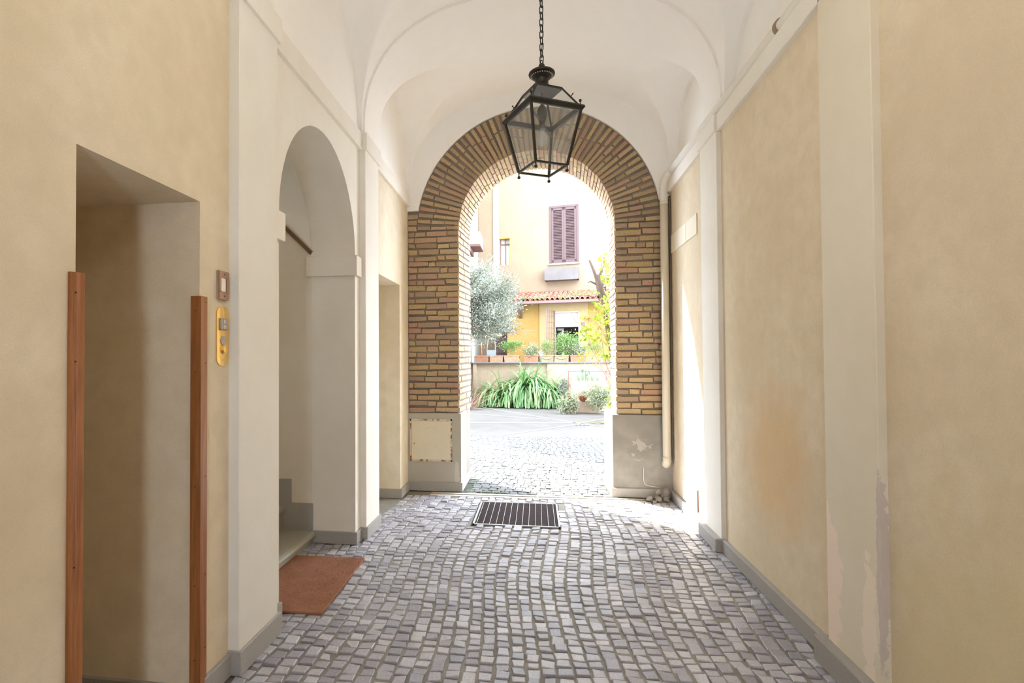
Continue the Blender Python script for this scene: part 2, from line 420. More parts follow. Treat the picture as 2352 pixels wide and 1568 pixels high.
# unseen street end of the passage, street door added ajar to light near walls
sw_ = MB(); sw_.box(-3, -1.0, BACKY-.3, BACKY+.02, 0, 9); sw_.box(1.0, 3, BACKY-.3, BACKY+.02, 0, 9); sw_.box(-1.0, 1.0, BACKY-.3, BACKY+.02, 2.8, 9)
o = sw_.build('wall_front', MT['ochre']); tag(o, kind='structure')
dd = empty('door_1', (0, BACKY-.12, 0), kind='structure')
for sx in (-1, 1):   # both leaves stand a little open
    s = MB(); xa, xb = sorted((sx*.16, sx*1.0)); s.box(xa, xb, -.03, .03, 0, 2.8)
    for (za, zb) in ((.15, .95), (1.1, 2.65)): s.bbox(xa+.12, xb-.12, .02, .05, za, zb, .015)
    s.build('door_leaf', MT['woodtrim'], dd)
# ---- pilasters, cornices, imposts
t = MB(); t.bbox(WL-.01, PL, 2.41, 2.80, 0, 3.30, .004); o = t.build('trim_1', MT['pilaster_l']); tag(o, 'smooth cream pilaster on the left nearest the camera', kind='structure')
t = MB(); t.bbox(WL-.01, PL, 4.365, 4.745, 0, 3.30, .004); o = t.build('trim_2', MT['cream']); tag(o, 'slim cream pilaster past the stair arch', kind='structure')
t = MB(); t.bbox(PR, WR+.01, 2.50, 2.92, 0, 4.9, .004); o = t.build('trim_3', MT['pilaster']); tag(o, 'wide cream pilaster on the right with peeling paint at its foot', kind='structure')
t = MB(); t.bbox(PR, WR+.01, 4.46, 4.88, 0, 3.30, .004); o = t.build('trim_4', MT['cream']); tag(o, 'slim cream pilaster on the right wall near the brick arch', kind='structure')
c = MB()
c.bbox(WL-.01, WL+.035, 2.30, E-.0, 3.27, 3.412, .004)
c.bbox(WL-.01, PL+.02, 2.39, 2.82, 3.272, 3.413, .004); c.bbox(WL-.01, PL+.02, 4.345, 4.765, 3.272, 3.413, .004)
o = c.build('trim_5', MT['cream']); tag(o, 'plain cream cornice band along the left wall', kind='structure')
c = MB()
c.bbox(WR-.035, 1.505, 2.90, E-.0, 3.27, 3.40, .004); c.bbox(PR-.02, 1.505, 4.44, 4.90, 3.272, 3.402, .004)
o = c.build('trim_6', MT['cream']); tag(o, 'plain cream cornice band along the right wall', kind='structure')
t = MB(); t.bbox(WL-.40, WL+.028, 2.81, 2.952, 2.19, 2.355, .003); o = t.build('trim_7', MT['cream']); tag(o, 'impost block on the near side of the stair arch', kind='structure')
t = MB(); t.bbox(WL-.41, WL+.028, 4.215, 4.345, 2.19, 2.355, .003); o = t.build('trim_8', MT['jamb']); tag(o, 'impost block on the far side of the stair arch', kind='structure')

# ---- baseboards
b = MB()
b.bbox(WL-.01, WL+.02, 2.20, 2.42, 0, .105, .004); b.bbox(PL-.06, PL+.015, 2.40, 2.82, 0, .118, .004); b.bbox(WL-.35, WL+.018, 2.80, 2.935, 0, .118, .004)
b.bbox(WL-.36, WL+.02, 4.23, 4.37, 0, .10, .004); b.bbox(PL-.06, PL+.015, 4.352, 4.76, 0, .105, .004)
b.bbox(WL-.01, WL+.02, 4.75, 4.862, 0, .10, .004); b.bbox(WL-1.5, WL+.02, 5.70, 5.73, 0, .10, .004); b.bbox(WL-.01, WL+.02, 5.71, E-.02, 0, .10, .004)
b.bbox(WL-1.1, WL-.02, 2.165, 2.19, 0, .085, .003); b.box(WL-.01, WL+.02, BACKY, 1.50, 0, .105)
o = b.build('baseboard_left', MT['stone']); tag(o, 'low grey stone skirting along the left wall', kind='structure')
b = MB()
b.bbox(WR-.035, WR+.01, 2.93, 4.45, 0, .10, .005); b.bbox(PR-.05, WR, 4.445, 4.90, 0, .105, .008); b.bbox(WR-.035, WR+.01, 4.89, E-.05, 0, .095, .005)
b.bbox(PR-.05, WR, 2.47, 2.96, 0, .125, .006); b.bbox(WR-.035, WR+.01, BACKY, 2.48, 0, .11, .005)
o = b.build('baseboard_right', MT['stone']); tag(o, 'low grey stone skirting along the right wall', kind='structure')

# ---- stairs seen through the left arch
SX = WL-.34
st = MB()
nose = [(SX-.45, 0.0), (SX-.02, 0.0), (SX-.012, .045), (SX+.006, .055), (SX+.012, .072), (SX+.004, .088), (SX-.02, .094), (SX-.45, .094)]
st.prism(nose, 'y', 2.90, 4.252)
for k in range(1, 9):
    x1 = SX-.29-.27*(k-1); z1 = .094+.195*k
    st.prism([(x1-.40, z1-.195), (x1, z1-.195), (x1+.0, z1-.05), (x1+.02, z1-.035), (x1+.02, z1-.01), (x1+.01, z1), (x1-.40, z1)], 'y', 2.90, 4.252)
o = st.build('stair', MT['stairstone']); recalc(o); tag(o, 'grey stone stairs rising behind the left arch', kind='structure')
sk = MB(); pts = [(SX-.021, .09), (SX-.021, .32), (SX-.212, .32), (SX-.212, .515), (SX-.48, .515), (SX-.48, .71), (SX-.75, .71), (SX-.75, .9), (SX-2.2, 1.9), (SX-2.2, .09)]
sk.prism(pts, 'y', 4.238, 4.251); o2 = sk.build('skirting', MT['stone'], o); recalc(o2)
# stairwell shell
sh = MB(); sh.box(WL-3.6, WL-.375, 2.80, 2.92, 0, 5.6); sh.box(WL-3.6, WL-1.55, 4.258, 4.35, 0, 5.6); sh.box(WL-3.65, WL-3.6, 2.8, 4.35, 0, 5.6); sh.box(WL-3.6, WL-.37, 2.8, 4.35, 5.55, 5.6)
o = sh.build('stairwell_wall', MT['jamb']); tag(o, kind='structure')
V = []; Fq = []
nx, ny = 12, 28
for i in range(nx+1):
    X = WL-.372 - 2.6*i/nx
    zs = 2.395 + .96*(WL-.372-X)
    for j in range(ny+1):
        a = PI*j/ny; V.append((X, 3.586-.666*math.cos(a), zs+.70*math.sin(a)))
for i in range(nx):
    for j in range(ny):
        k = i*(ny+1)+j; Fq.append((k, k+1, k+ny+2, k+ny+1))
o = MB().add(V, Fq).build('stair_ceiling', MT['vault'], None, True); tag(o, kind='structure')
rl = MB(); rl.rod((WL-.372, 4.24, 2.39), (WL-2.8, 4.24, 2.39+.96*2.43), .022, .03)
o = rl.build('trim_9', flat('dark_wood_rail', (.16, .09, .045), .6)); tag(o, 'thin dark moulding sloping up the stairwell wall', kind='structure')

# ---- vaulted ceiling
def H(x, n=2.5, hw=1.43, rise=1.10):
    u = min(1.0, abs(x)/hw); return SP + rise*max(0.0, (1-u**n))**(1/n)
def cell(y, c, hw, n, rise):
    u = min(1.0, abs(y-c)/hw); return SP + rise*max(0.0, (1-u**n))**(1/n)
X0, X1 = WL, 1.50
xs = np.concatenate([np.linspace(X0, -1.2, 60), np.linspace(-1.2, 1.2, 120)[1:], np.linspace(1.2, X1, 60)[1:]])
def vault(yr, fz):
    ys = np.arange(yr[0], yr[1]+1e-6, (yr[1]-yr[0])/max(1, round((yr[1]-yr[0])/.014)))
    V = [(float(x), float(y), float(fz(x, y))) for y in ys for x in xs]
    n = len(xs); Fc = [(j*n+i, j*n+i+1, (j+1)*n+i+1, (j+1)*n+i) for j in range(len(ys)-1) for i in range(n-1)]
    return V, Fc
def smax(a, b, k=.022):
    h = max(0.0, 1-abs(a-b)/k)*.5; return max(a, b) + h*h*k
def bay1(x, y):
    s = abs(x)/1.465; r0 = .95 if x < 0 else .62
    g = cell(y, 3.56, .78, 2.0, r0 + (1.08-r0)*(1-s**1.6 if s < 1 else 0))
    return smax(H(x), g)
def bay2(x, y):
    s = abs(x)/1.465; r0 = .92 if x < 0 else .74
    g = cell(y, 5.42 if x < 0 else 5.36, .66, 2.2, r0 + (1.085-r0)*(1-s**1.6 if s < 1 else 0))
    return smax(H(x), g)
Vb = MB()
Vb.add(*vault((2.80, 4.37), bay1)); Vb.add(*vault((4.46, 4.80), lambda x, y: H(x)+.0)); Vb.add(*vault((4.80, E+.02), bay2))
Vb.add(*vault((BACKY, 2.80), lambda x, y: H(x)+.05))
o = Vb.build('ceiling', MT['vault'], None, True); tag(o, 'white plastered cross vaults over the passage', kind='structure')
# transverse rib
def prof(n, hw, rise, dz=0.0, m=72):
    P = []
    for i in range(m+1):
        a = PI*i/m; ca, sa = math.cos(a), math.sin(a)
        P.append((-hw*abs(ca)**(2/n)*(1 if ca > 0 else -1), SP+dz+rise*abs(sa)**(2/n)))
    return P
rib = MB(); Pi = prof(2.5, 1.415, 1.075); Po = prof(2.5, 1.50, 1.16)
ya, yb = 4.365, 4.475
n = len(Pi)
vs_ = [(p[0], y, p[1]) for y in (ya, yb) for P in (Pi, Po) for p in P]
fs = []
for i in range(n-1):
    fs += [(i, i+1, n+i+1, n+i), (2*n+i, 3*n+i, 3*n+i+1, 2*n+i+1), (i, 2*n+i, 2*n+i+1, i+1)]
rib.add(vs_, fs); o = rib.build('trim_10', MT['vault'], None, False); recalc(o); tag(o, 'thin plaster rib arching over the passage between the two vaults', kind='structure')

# ---- courtyard-end wall with the brick arch
ZB = 9.0; YB = 6.80
def fprof(t):   # front inner profile, t in 0..1 (jamb L, arc, jamb R)
    pass
NJ, NA = 10, 54
def inner(front):
    if front: xl, xr, c0, r, zc = -.870, .867, 0.0, .8685, 2.985
    else: xl, xr, c0, r, zc = -.820, .900, .04, .860, 3.015
    P = [(xl, 0.0), (xl, zc)] + [(c0 - r*math.cos(PI*i/NA), zc + r*math.sin(PI*i/NA)) for i in range(1, NA)] + [(xr, zc), (xr, 0.0)]
    return P
pf, pb = inner(True), inner(False)
off = .010
def shrink(P, d):  # move the profile outwards (into the wall)
    c0 = (P[0][0]+P[-1][0])/2; zc = P[1][1]; out = []
    for x, z in P:
        if z <= zc+1e-6: out.append((x + (-d if x < c0 else d), z))
        else:
            v = Vector((x-c0, z-zc)); l = v.length; out.append((c0+v.x*(l+d)/l, zc+v.y*(l+d)/l))
    return out
pfc, pbc = shrink(pf, off), shrink(pb, off)
n = len(pfc); rect = [(4.5, 0), (4.5, ZB), (-4.5, ZB), (-4.5, 0)]
wb = MB(); yf = E+.010
vs_ = [(x, yf, z) for x, z in pfc+rect] + [(x, YB, z) for x, z in pbc+rect]
mtot = n+4
fs = [tuple(range(mtot)), tuple(range(mtot, 2*mtot))[::-1]] + [(i, mtot+i, mtot+(i+1) % mtot, (i+1) % mtot) for i in range(mtot)]
wb.add(vs_, fs); wbo = wb.build('wall_back', MT['mortar']); recalc(wbo); tag(wbo, 'end wall of bare brickwork with the arch to the courtyard', kind='structure')

bk = MB()
def jit(a): return random.uniform(-a, a)
def fbrick(quad, y0, y1, pr):
    # quad: 4 (x,z) ccw; proud amount on the front
    q = [(x+jit(.0045), z+jit(.0040)) for x, z in quad]
    ins = .0035; cx_ = sum(p[0] for p in q)/4; cz_ = sum(p[1] for p in q)/4
    def sh_(p, d):
        v = Vector((cx_-p[0], cz_-p[1])); L = max(v.length, 1e-6); return (p[0]+v.x/L*d, p[1]+v.y/L*d)
    f0 = [(*sh_(p, ins*1.4),) for p in q]
    vs2 = [(p[0], y0-pr+jit(.0015), p[1]) for p in f0] + [(p[0], y0-pr+.004, p[1]) for p in q] + [(p[0], y1, p[1]) for p in q]
    bk.add(vs2, [(0,1,2,3), (0,4,5,1), (1,5,6,2), (2,6,7,3), (3,7,4,0), (4,8,9,5), (5,9,10,6), (6,10,11,7), (7,11,8,4)])
RZ0, RZ1, NR = .888, 2.985, 30
dz = (RZ1-RZ0)/NR
for r in range(NR):
    za = RZ0+r*dz+.0095+jit(.003); zb = RZ0+(r+1)*dz-.0095+jit(.003)
    for side in (-1, 1):
        xa, xb = (-1.465, -.870) if side < 0 else (.867, 1.44)
        # bricks start from the opening edge
        L = xb-xa; pos = 0.0; first = True; cuts = [0.0]
        pos = [.27, .14, .24, .12][r % 4] + jit(.02)
        while pos < L-.05:
            cuts.append(pos); pos += random.choice([.27, .26, .13, .24, .09])+jit(.015)
        cuts.append(L)
        for a, b2 in zip(cuts, cuts[1:]):
            g = .006
            if side < 0: x0, x1 = xb-b2+g, xb-a-(g if a > 0 else 0)
            else: x0, x1 = xa+a+(g if a > 0 else 0), xa+b2-g
            if x1-x0 < .02: continue
            sag = .007*math.sin(x0*9+r*1.7)
            fbrick([(x0, za+sag), (x1, za+sag*.5), (x1, zb+sag*.5), (x0, zb+sag)], E, E+.05, random.uniform(.001, .008))
NV = 54
for k in range(NV):
    a0 = PI*(k+.17+jit(.03))/NV; a1 = PI*(k+.83+jit(.03))/NV; ww = .10
    edges = [.8685]
    c1_ = .8685 + random.choice([.15, .19, .24, .29, .33])+jit(.02)
    edges.append(c1_)
    if 1.352-c1_ > .27: edges.append(c1_+random.choice([.12, .17])+jit(.02))
    edges.append(1.352)
    for j, (ra, rb2) in enumerate(zip(edges, edges[1:])):
        ra2 = ra + (.005 if j else 0); rb3 = rb2-.005
        def pp(a, rr): return (-rr*math.cos(a), 2.985+rr*math.sin(a))
        m = (a0+a1)/2; hw_ = (a1-a0)/2
        # nearly parallel-sided bricks, wider joint outside
        def hwr(rr): return hw_*(.8685/rr)**.45
        q = [pp(m-hwr(ra2), ra2), pp(m+hwr(ra2), ra2), pp(m+hwr(rb3), rb3), pp(m-hwr(rb3), rb3)]
        fbrick(q, E, E+.05, random.uniform(.001, .008))
# infill bricks beside the arc foot
for r in range(3):
    za = 2.985+r*.07+.008; zb = za+.054
    for side in (-1, 1):
        xo = math.sqrt(max(0, 1.352**2-(za-2.985+.03)**2))+.008; xw = 1.465 if side < 0 else 1.44
        x0, x1 = (-xw, -xo) if side < 0 else (xo, xw)
        fbrick([(x0, za), (x1, za), (x1, zb), (x0, zb)], E, E+.05, .003)
# reveal bricks (jambs and intrados)
def S(i, front):  # i: row coordinate; piecewise rows
    P = inner(front)
def rowpt(s, v):
    # s in rows: 0..NR left jamb, NR..NR+NV arc, then right jamb; v 0 front..1 back
    def one(front):
        if front: xl, xr, c0, r, zc = -.870, .867, 0.0, .8685, 2.985
        else: xl, xr, c0, r, zc = -.820, .900, .04, .860, 3.015
        if s <= NR: return Vector((xl, RZ0+(zc-RZ0)*s/NR)), Vector((1, 0))
        if s >= NR+NV: return Vector((xr, zc-(zc-RZ0)*(s-NR-NV)/NR)), Vector((-1, 0))
        a = PI*(s-NR)/NV; return Vector((c0-r*math.cos(a), zc+r*math.sin(a))), Vector((math.cos(a), -math.sin(a)))
    (a, na), (b_, nb) = one(True), one(False)
    p = a.lerp(b_, v); nn = na.lerp(nb, v).normalized(); return Vector((p.x, E+(YB-E)*v, p.y)), Vector((nn.x, 0, nn.y))
D = YB-E
for s in range(2*NR+NV):
    pos = [.0, .0][0]; cuts = [0.0]; p_ = [.27, .13][s % 2]+jit(.02)
    while p_ < D-.05:
        cuts.append(p_); p_ += random.choice([.26, .13, .2])+jit(.015)
    cuts.append(D)
    lo, hi = (.13+jit(.03), .87+jit(.03)) if NR <= s < NR+NV else (.15+jit(.03), .85+jit(.03))
    for a, b2 in zip(cuts, cuts[1:]):
        v0, v1 = (a+(.006 if a else -.0))/D, (b2-(.006 if b2 < D else 0))/D
        pr = random.uniform(0, .007)
        cs = []
        for (ss, vv) in ((s+lo, v0), (s+lo, v1), (s+hi, v1), (s+hi, v0)):
            p, nn = rowpt(ss, vv); cs.append((p+nn*pr+Vector((jit(.0015), 0, jit(.0015))), p-nn*.05))
        bk.add([c_[0] for c_ in cs]+[c_[1] for c_ in cs], [(0,1,2,3), (0,4,5,1), (1,5,6,2), (2,6,7,3), (3,7,4,0)])
bo = bk.build('brickwork', MT['brick'], wbo); recalc(bo); bo['label'] = 'thin yellow and reddish old bricks, radial around the arch'
# plaster above the bricks
pz = MB(); oa = [(-1.356*math.cos(a), 2.985+1.356*math.sin(a)) for a in np.linspace(.175, PI-.175, 60)]
P = [(-1.52, 3.225)] + [(oa[0][0], 3.225)] + oa[0:] + [(oa[-1][0], 3.225)] + [(1.52, 3.225), (1.52, 5.0), (-1.52, 5.0)]
pz.prism(P, 'y', E-.022, E+.02); o = pz.build('plaster', MT['vault'], wbo); recalc(o)
# plinths
pl = MB(); pl.bbox(-1.47, -.848, E-.022, YB+.012, 0, .885, .004); o = pl.build('plinth', MT['greycem_l'], wbo); o['label'] = 'grey rendered plinth left of the opening'
pl = MB(); pl.bbox(.818, 1.45, E-.022, YB+.012, 0, .888, .004); o = pl.build('plinth', MT['greycem'], wbo); o['label'] = 'blotched grey rendered plinth right of the opening'
b = MB(); b.bbox(-1.46, -.832, E-.045, YB+.03, 0, .104, .004); b.bbox(.800, 1.42, E-.045, YB+.03, 0, .098, .004)
o = b.build('baseboard_back', MT['stone']); tag(o, 'dark stone skirting under the end-wall plinths', kind='structure')

# ------------------------------------------------------------------ floor
def stone_field(cells):
    """cells: list of (4 corner xy, height, tiltx, tilty) -> V,F"""
    V = []; Fc = []
    for (q, h, tx, ty) in cells:
        c0 = (sum(p[0] for p in q)/4, sum(p[1] for p in q)/4); n0 = len(V)
        def zz(x, y): return h + (x-c0[0])*tx + (y-c0[1])*ty
        rings = ((1.0, -.030), (1.0, -.008), (.955, -.002), (.84, .0))
        for k, d in rings:
            for p in q:
                x = c0[0]+(p[0]-c0[0])*k; y = c0[1]+(p[1]-c0[1])*k
                V.append((x, y, zz(x, y)+d))
        for r in range(3):
            for i in range(4):
                a = n0+r*4+i; b_ = n0+r*4+(i+1) % 4; Fc.append((a, b_, b_+4, a+4))
        Fc.append((n0+12, n0+13, n0+14, n0+15))
    return V, Fc
GR = (-.60, .215, 4.90, 5.72)   # grating frame
cells = []
def xw(x, y): return x + .045*math.sin(1.3*y+.9*x) + .022*math.sin(2.9*y+1.7*x)
x = -1.84
while x < 1.45:
    w = random.uniform(.074, .088); y = 1.35+random.uniform(0, .06)
    while y < 5.87:
        l = random.uniform(.058, .080) if random.random() > .06 else random.uniform(.085, .105)
        g = .0055; gx = .0066
        xm, ym = x+w/2, y+l/2
        ok = not (GR[0]-.02 < xw(xm, ym) < GR[1]+.02 and GR[2]-.02 < ym < GR[3]+.02)
        if xm < WL+.03 and not (2.9 < ym < 4.25 and xm > -1.84): ok = False
        if ok:
            j = .0068
            q = [(xw(x+gx, y+g)+jit(j), y+g+jit(j)), (xw(x+w-gx, y+g)+jit(j), y+g+jit(j)), (xw(x+w-gx, y+l-g)+jit(j), y+l-g+jit(j)), (xw(x+gx, y+l-g)+jit(j), y+l-g+jit(j))]
            hh = random.gauss(0, .0032); 
            if 4.72 < ym < 4.9 and -.6 < xm < .5: hh += random.uniform(-.004, .010)
            cells.append((q, hh, random.gauss(0, .045), random.gauss(.01, .06)))
        y += l
    x += w
V, Fc = stone_field(cells)
fj = MB(); fj.box(-1.9, 1.5, BACKY, 4.88, -.05, -.0085); fj.box(-1.9, GR[0], 4.88, 5.9, -.05, -.0085); fj.box(GR[1], 1.5, 4.88, 5.9, -.05, -.0085); fj.box(GR[0], GR[1], GR[3], 5.9, -.05, -.0085)
fj.box(-2.9, -1.46, 4.7, 5.8, -.05, -.002); fj.box(-2.9, -1.46, 1.4, 2.3, -.05, -.002)
flo = fj.build('floor', MT['joint']); tag(flo, 'passage floor of small grey-violet cobblestones in sandy joints', kind='structure')
np_build('cobblestones', V, Fc, MT['cobble'], flo)

# drain channel
dr = empty('drain_channel', (0, 5.96, 0), 0, 'pale stone drain strip across the floor beneath the brick arch', 'drain')
for (xa, xb) in ((-1.175, -.005), (.012, 1.125)):
    s = MB(); s.bbox(xa, xb, -.078, -.022, -.02, .004, .002); s.bbox(xa, xb, .012, .072, -.02, .004, .002); s.box(xa, xb, -.03, .02, -.03, -.004); s.build('channel_slab', MT['drain'], dr)
s = MB(); s.bbox(-.005, .012, -.08, .074, -.01, .008, .001); s.build('joint_strip', MT['steel'], dr)
# floor beyond drain up to end wall & under the arch
fy = MB(); fy.box(-1.5, 1.46, 5.86, 6.06, -.06, -.004); o = fy.build('floor_threshold', MT['joint']); tag(o, kind='structure')
yg = MB(); yg.box(-9, 9, 6.03, 11.0, -.08, -.010); ygo = yg.build('courtyard_ground', MT['yjoint']); tag(ygo, 'sunlit courtyard ground of pale cobbles laid in arcs', kind='structure')
cells = []
cc = (.15, 13.2); r = 2.5
while r < 7.25:
    w = random.uniform(.095, .11); a = -PI/2-1.1; da_ = 0
    while a < -PI/2+1.1:
        l = random.uniform(.085, .115)/r
        am = a+l/2; xm = cc[0]+(r+w/2)*math.cos(am); ym = cc[1]+(r+w/2)*math.sin(am)
        if 6.06 < ym < 10.66 and -3.0 < xm < 3.0 and (ym > YB+.03 or -.80 < xm < .80 or False):
            g = .0065; ga = g/r
            P = [(r+g, a+ga), (r+g, a+l-ga), (r+w-g, a+l-ga), (r+w-g, a+ga)]
            q = [(cc[0]+rr*math.cos(t_)+jit(.004), cc[1]+rr*math.sin(t_)+jit(.004)) for rr, t_ in P][::-1]
            cells.append((q, random.gauss(0, .002), random.gauss(0, .03), random.gauss(0, .03)))
        a += l
    r += w
V, Fc = stone_field(cells); o = np_build('cobblestones', V, Fc, MT['ycobble'], ygo); recalc(o)
yp = MB(); yp.box(-9, 9, 10.55, 24, -.06, -.001); ypo = yp.build('courtyard_paving', MT['yard']); tag(ypo, 'smooth grey courtyard paving crossed by pale stone lines', kind='structure')
ln = MB()
def strip(a, b_, w=.035, z=.004):
    a = Vector((*a, 0)); b_ = Vector((*b_, 0)); d = (b_-a).normalized(); n_ = Vector((-d.y, d.x, 0))*w
    ln.add([a-n_+Z0*z, b_-n_+Z0*z, b_+n_+Z0*z, a+n_+Z0*z], [(0, 1, 2, 3)])
strip((-2.1, 8.9), (.95, 12.7)); strip((-2.6, 12.6), (.95, 13.0)); strip((-2.6, 18.2), (.95, 12.9)); strip((.95, 12.8), (2.6, 15.4)); strip((.95, 12.75), (3.0, 10.9)); strip((-2.4, 15.2), (.3, 13.6))
ln.build('paving_line', MT['yline'], ypo)

# ------------------------------------------------------------------ grating
gr = empty('floor_grate', (-.19, 5.31, 0), 0, 'rectangular steel grating let into the cobbled floor', 'grate')
W2, H2 = .372, .375
s = MB()
for (a, b_, c0, d) in ((-W2-.022, W2+.022, -H2-.022, -H2-.006), (-W2-.022, W2+.022, H2+.006, H2+.022), (-W2-.022, -W2-.006, -H2-.022, H2+.022), (W2+.006, W2+.022, -H2-.022, H2+.022)):
    s.box(a, b_, c0, d, -.05, .004)
s.build('frame', MT['steel'], gr)
s = MB()
for k in range(13):
    x = -W2+.012+k*(2*W2/12.6); s.box(x-.0015, x+.0015, -H2, H2, -.028, .003)
s.build('bearing_bars', MT['steel'], gr)
s = MB()
for k in range(30):
    y = -H2+k*(2*H2/29); s.box(-W2, W2, y-.0016, y+.0016, -.026, -.001)
s.build('cross_bars', flat('dark_steel', (.16, .13, .14), .6, .4), gr)
s = MB(); s.box(-W2-.03, W2+.05, -H2-.03, H2+.03, -.32, -.30); s.box(-W2-.05, -W2-.022, -H2-.03, H2+.03, -.32, -.01); s.box(W2+.022, W2+.05, -H2-.03, H2+.03, -.32, -.01); s.box(-W2-.03, W2+.03, H2+.022, H2+.05, -.32, -.01); s.box(-W2-.03, W2+.03, -H2-.05, -H2-.022, -.32, -.01)
s.build('pit', MT['darkpit'], gr)

# ------------------------------------------------------------------ doormat
mt = empty('doormat', (-1.545, 3.483, 0), math.radians(1.6), 'reddish brown coir doormat in front of the stone step', 'doormat')
s = MB(); s.bbox(-.275, .275, -.445, .445, -.001, .014, .004); s.build('backing', MT['coirbase'], mt)
nF = 16000
px_ = rng.uniform(-.272, .272, nF); py_ = rng.uniform(-.442, .442, nF); ang = rng.uniform(0, 2*PI, nF)
dx, dy = np.cos(ang), np.sin(ang); ln_ = rng.uniform(.005, .011, nF); hh = rng.uniform(.004, .010, nF)
A = np.stack([px_-dy*.0009, py_+dx*.0009, np.full(nF, .012)], 1); B = np.stack([px_+dy*.0009, py_-dx*.0009, np.full(nF, .012)], 1)
Cc = np.stack([px_+dx*ln_, py_+dy*ln_, .013+hh], 1)
V = np.stack([A, B, Cc], 1).reshape(-1, 3); Fc = np.arange(3*nF).reshape(-1, 3)
o = np_build('coir_pile', V, Fc, MT['coir'], mt); o['kind'] = 'stuff'

# ------------------------------------------------------------------ lantern
LC = (.052, 3.50)
lt = empty('hanging_lantern', (LC[0], LC[1], 0), math.radians(29), 'black iron and glass lantern hanging on a chain from the vault', 'lantern')
def sqc(h, z, k=0): return [(sx*h, sy*h, z) for sx, sy in ((-1, -1), (1, -1), (1, 1), (-1, 1))]
tb, bb, tt = sqc(.178, 3.068), sqc(.112, 2.721), sqc(.092, 3.215)
s = MB()
for P in (bb,):
    for i in range(4): s.rod(P[i], P[(i+1) % 4], .012, .012)
for i in range(4): s.rod(tb[i], bb[i], .014, .014)
for i in range(4): s.rod(tb[i], tt[i], .012, .010)
for i in range(4): s.rod(tt[i], tt[(i+1) % 4], .012, .012)
s.build('frame', MT['iron'], lt)
s = MB(); o1, i1 = sqc(.196, 3.072), sqc(.165, 3.072); o2, i2 = sqc(.182, 3.052), sqc(.165, 3.052); o3, i3 = sqc(.190, 3.084), sqc(.165, 3.084)
for i in range(4):
    j = (i+1) % 4
    s.add([o2[i], o2[j], o1[j], o1[i]], [(0, 1, 2, 3)]); s.add([o1[i], o1[j], o3[j], o3[i]], [(0, 1, 2, 3)]); s.add([o3[i], o3[j], i3[j], i3[i]], [(0, 1, 2, 3)])
    s.add([i3[i], i3[j], i2[j], i2[i]], [(0, 1, 2, 3)]); s.add([i2[i], i2[j], o2[j], o2[i]], [(0, 1, 2, 3)])
o = s.build('rim', MT['iron'], lt); recalc(o)
for i in range(4):
    s = MB(); c0 = Vector(tb[i])*1.0; c0 = Vector((c0.x*.97, c0.y*.97, 3.084)); s.tube([c0, c0+Z0*.022], .0035, 8); s.ball(c0+Z0*.030, .0095); s.build('finial', MT['iron'], lt, True)
    s = MB(); c0 = Vector(bb[i]); s.tube([c0, c0-Z0*.028], .004, 8); s.ball(c0-Z0*.033, .0105); s.build('foot_knob', MT['iron'], lt, True)
for i in range(4):
    j = (i+1) % 4; s = MB(); k = .995
    s.add([Vector(tb[i])*1, Vector(tb[j])*1, Vector(bb[j])*1, Vector(bb[i])*1], [(0, 1, 2, 3)]); s.build('glass_pane', MT['glass'], lt)
    s = MB(); s.add([Vector(tb[i]), Vector(tb[j]), Vector(tt[j]), Vector(tt[i])], [(0, 1, 2, 3)]); s.build('roof_pane', MT['glass'], lt)
s = MB()  # roof top plates + small pins
s.hexa([(-.098, -.098, 3.212), (.098, -.098, 3.212), (.098, .098, 3.212), (-.098, .098, 3.212), (-.05, -.05, 3.242), (.05, -.05, 3.242), (.05, .05, 3.242), (-.05, .05, 3.242)])
s.build('roof_plate', MT['iron'], lt)
for i in range(4):
    s = MB(); a = Vector(tb[i]).lerp(Vector(tt[i]), .55); n_ = Vector((a.x, a.y, 0)).normalized(); s.tube([a, a+n_*.012+Z0*.016], .003, 6); s.ball(a+n_*.014+Z0*.019, .005, 8, 6)
    s.build('roof_pin', MT['iron'], lt)
s = MB(); s.lathe([(.062, 3.236), (.060, 3.246), (.046, 3.252), (.042, 3.262), (.042, 3.300), (.048, 3.303), (.058, 3.310), (.066, 3.326), (.083, 3.330), (.085, 3.336), (.083, 3.342), (.076, 3.348), (.05, 3.353), (.02, 3.362), (.012, 3.372)], n=32)
s.build('chimney_cap', MT['iron'], lt, True)
s = MB()
for k in range(28):
    a = 2*PI*k/28; r_, z_ = .068, 3.3205; c0 = Vector((r_*math.cos(a), r_*math.sin(a), z_)); s.ball(c0, .0042, 6, 4)
s.build('vent_holes', MT['steel'], lt)
s = MB(); s.ball((0, 0, 3.388), .020, 16, 10); s.tube([(0, 0, 3.365), (0, 0, 3.40)], .006, 8); s.tube([(.011*math.cos(a), 0, 3.414+.011*math.sin(a)) for a in np.linspace(0, 2*PI, 14)], .003, 6); s.build('top_ball', MT['iron'], lt, True)
s = MB(); z = 3.432; k = 0
while z < 4.47:
    a0 = 0.0 if k % 2 else PI/2; a0 += .5
    ca, sa = math.cos(a0), math.sin(a0); pts = []
    for t_ in np.linspace(0, 2*PI, 17)[:-1]:
        u = .0125*math.cos(t_); w = .011*math.sin(t_) + (.014 if math.sin(t_) >= 0 else -.014); pts.append((u*ca, u*sa, z+w))
    pts.append(pts[0]); s.tube(pts, .0034, 6, False); z += .0405; k += 1
s.build('chain', MT['iron'], lt, True)
s = MB(); s.tube([(.012*math.sin(z*9)+.004, .008*math.cos(z*7), z) for z in np.linspace(3.40, 4.47, 60)], .0018, 6); s.build('wire', MT['iron'], lt)
s = MB(); s.lathe([(.03, 4.463), (.05, 4.475), (.05, 4.49)], n=20); s.build('ceiling_hook', MT['iron'], lt, True)
s = MB(); s.tube([(0, 0, 3.23), (0, 0, 3.135)], .0085, 10)
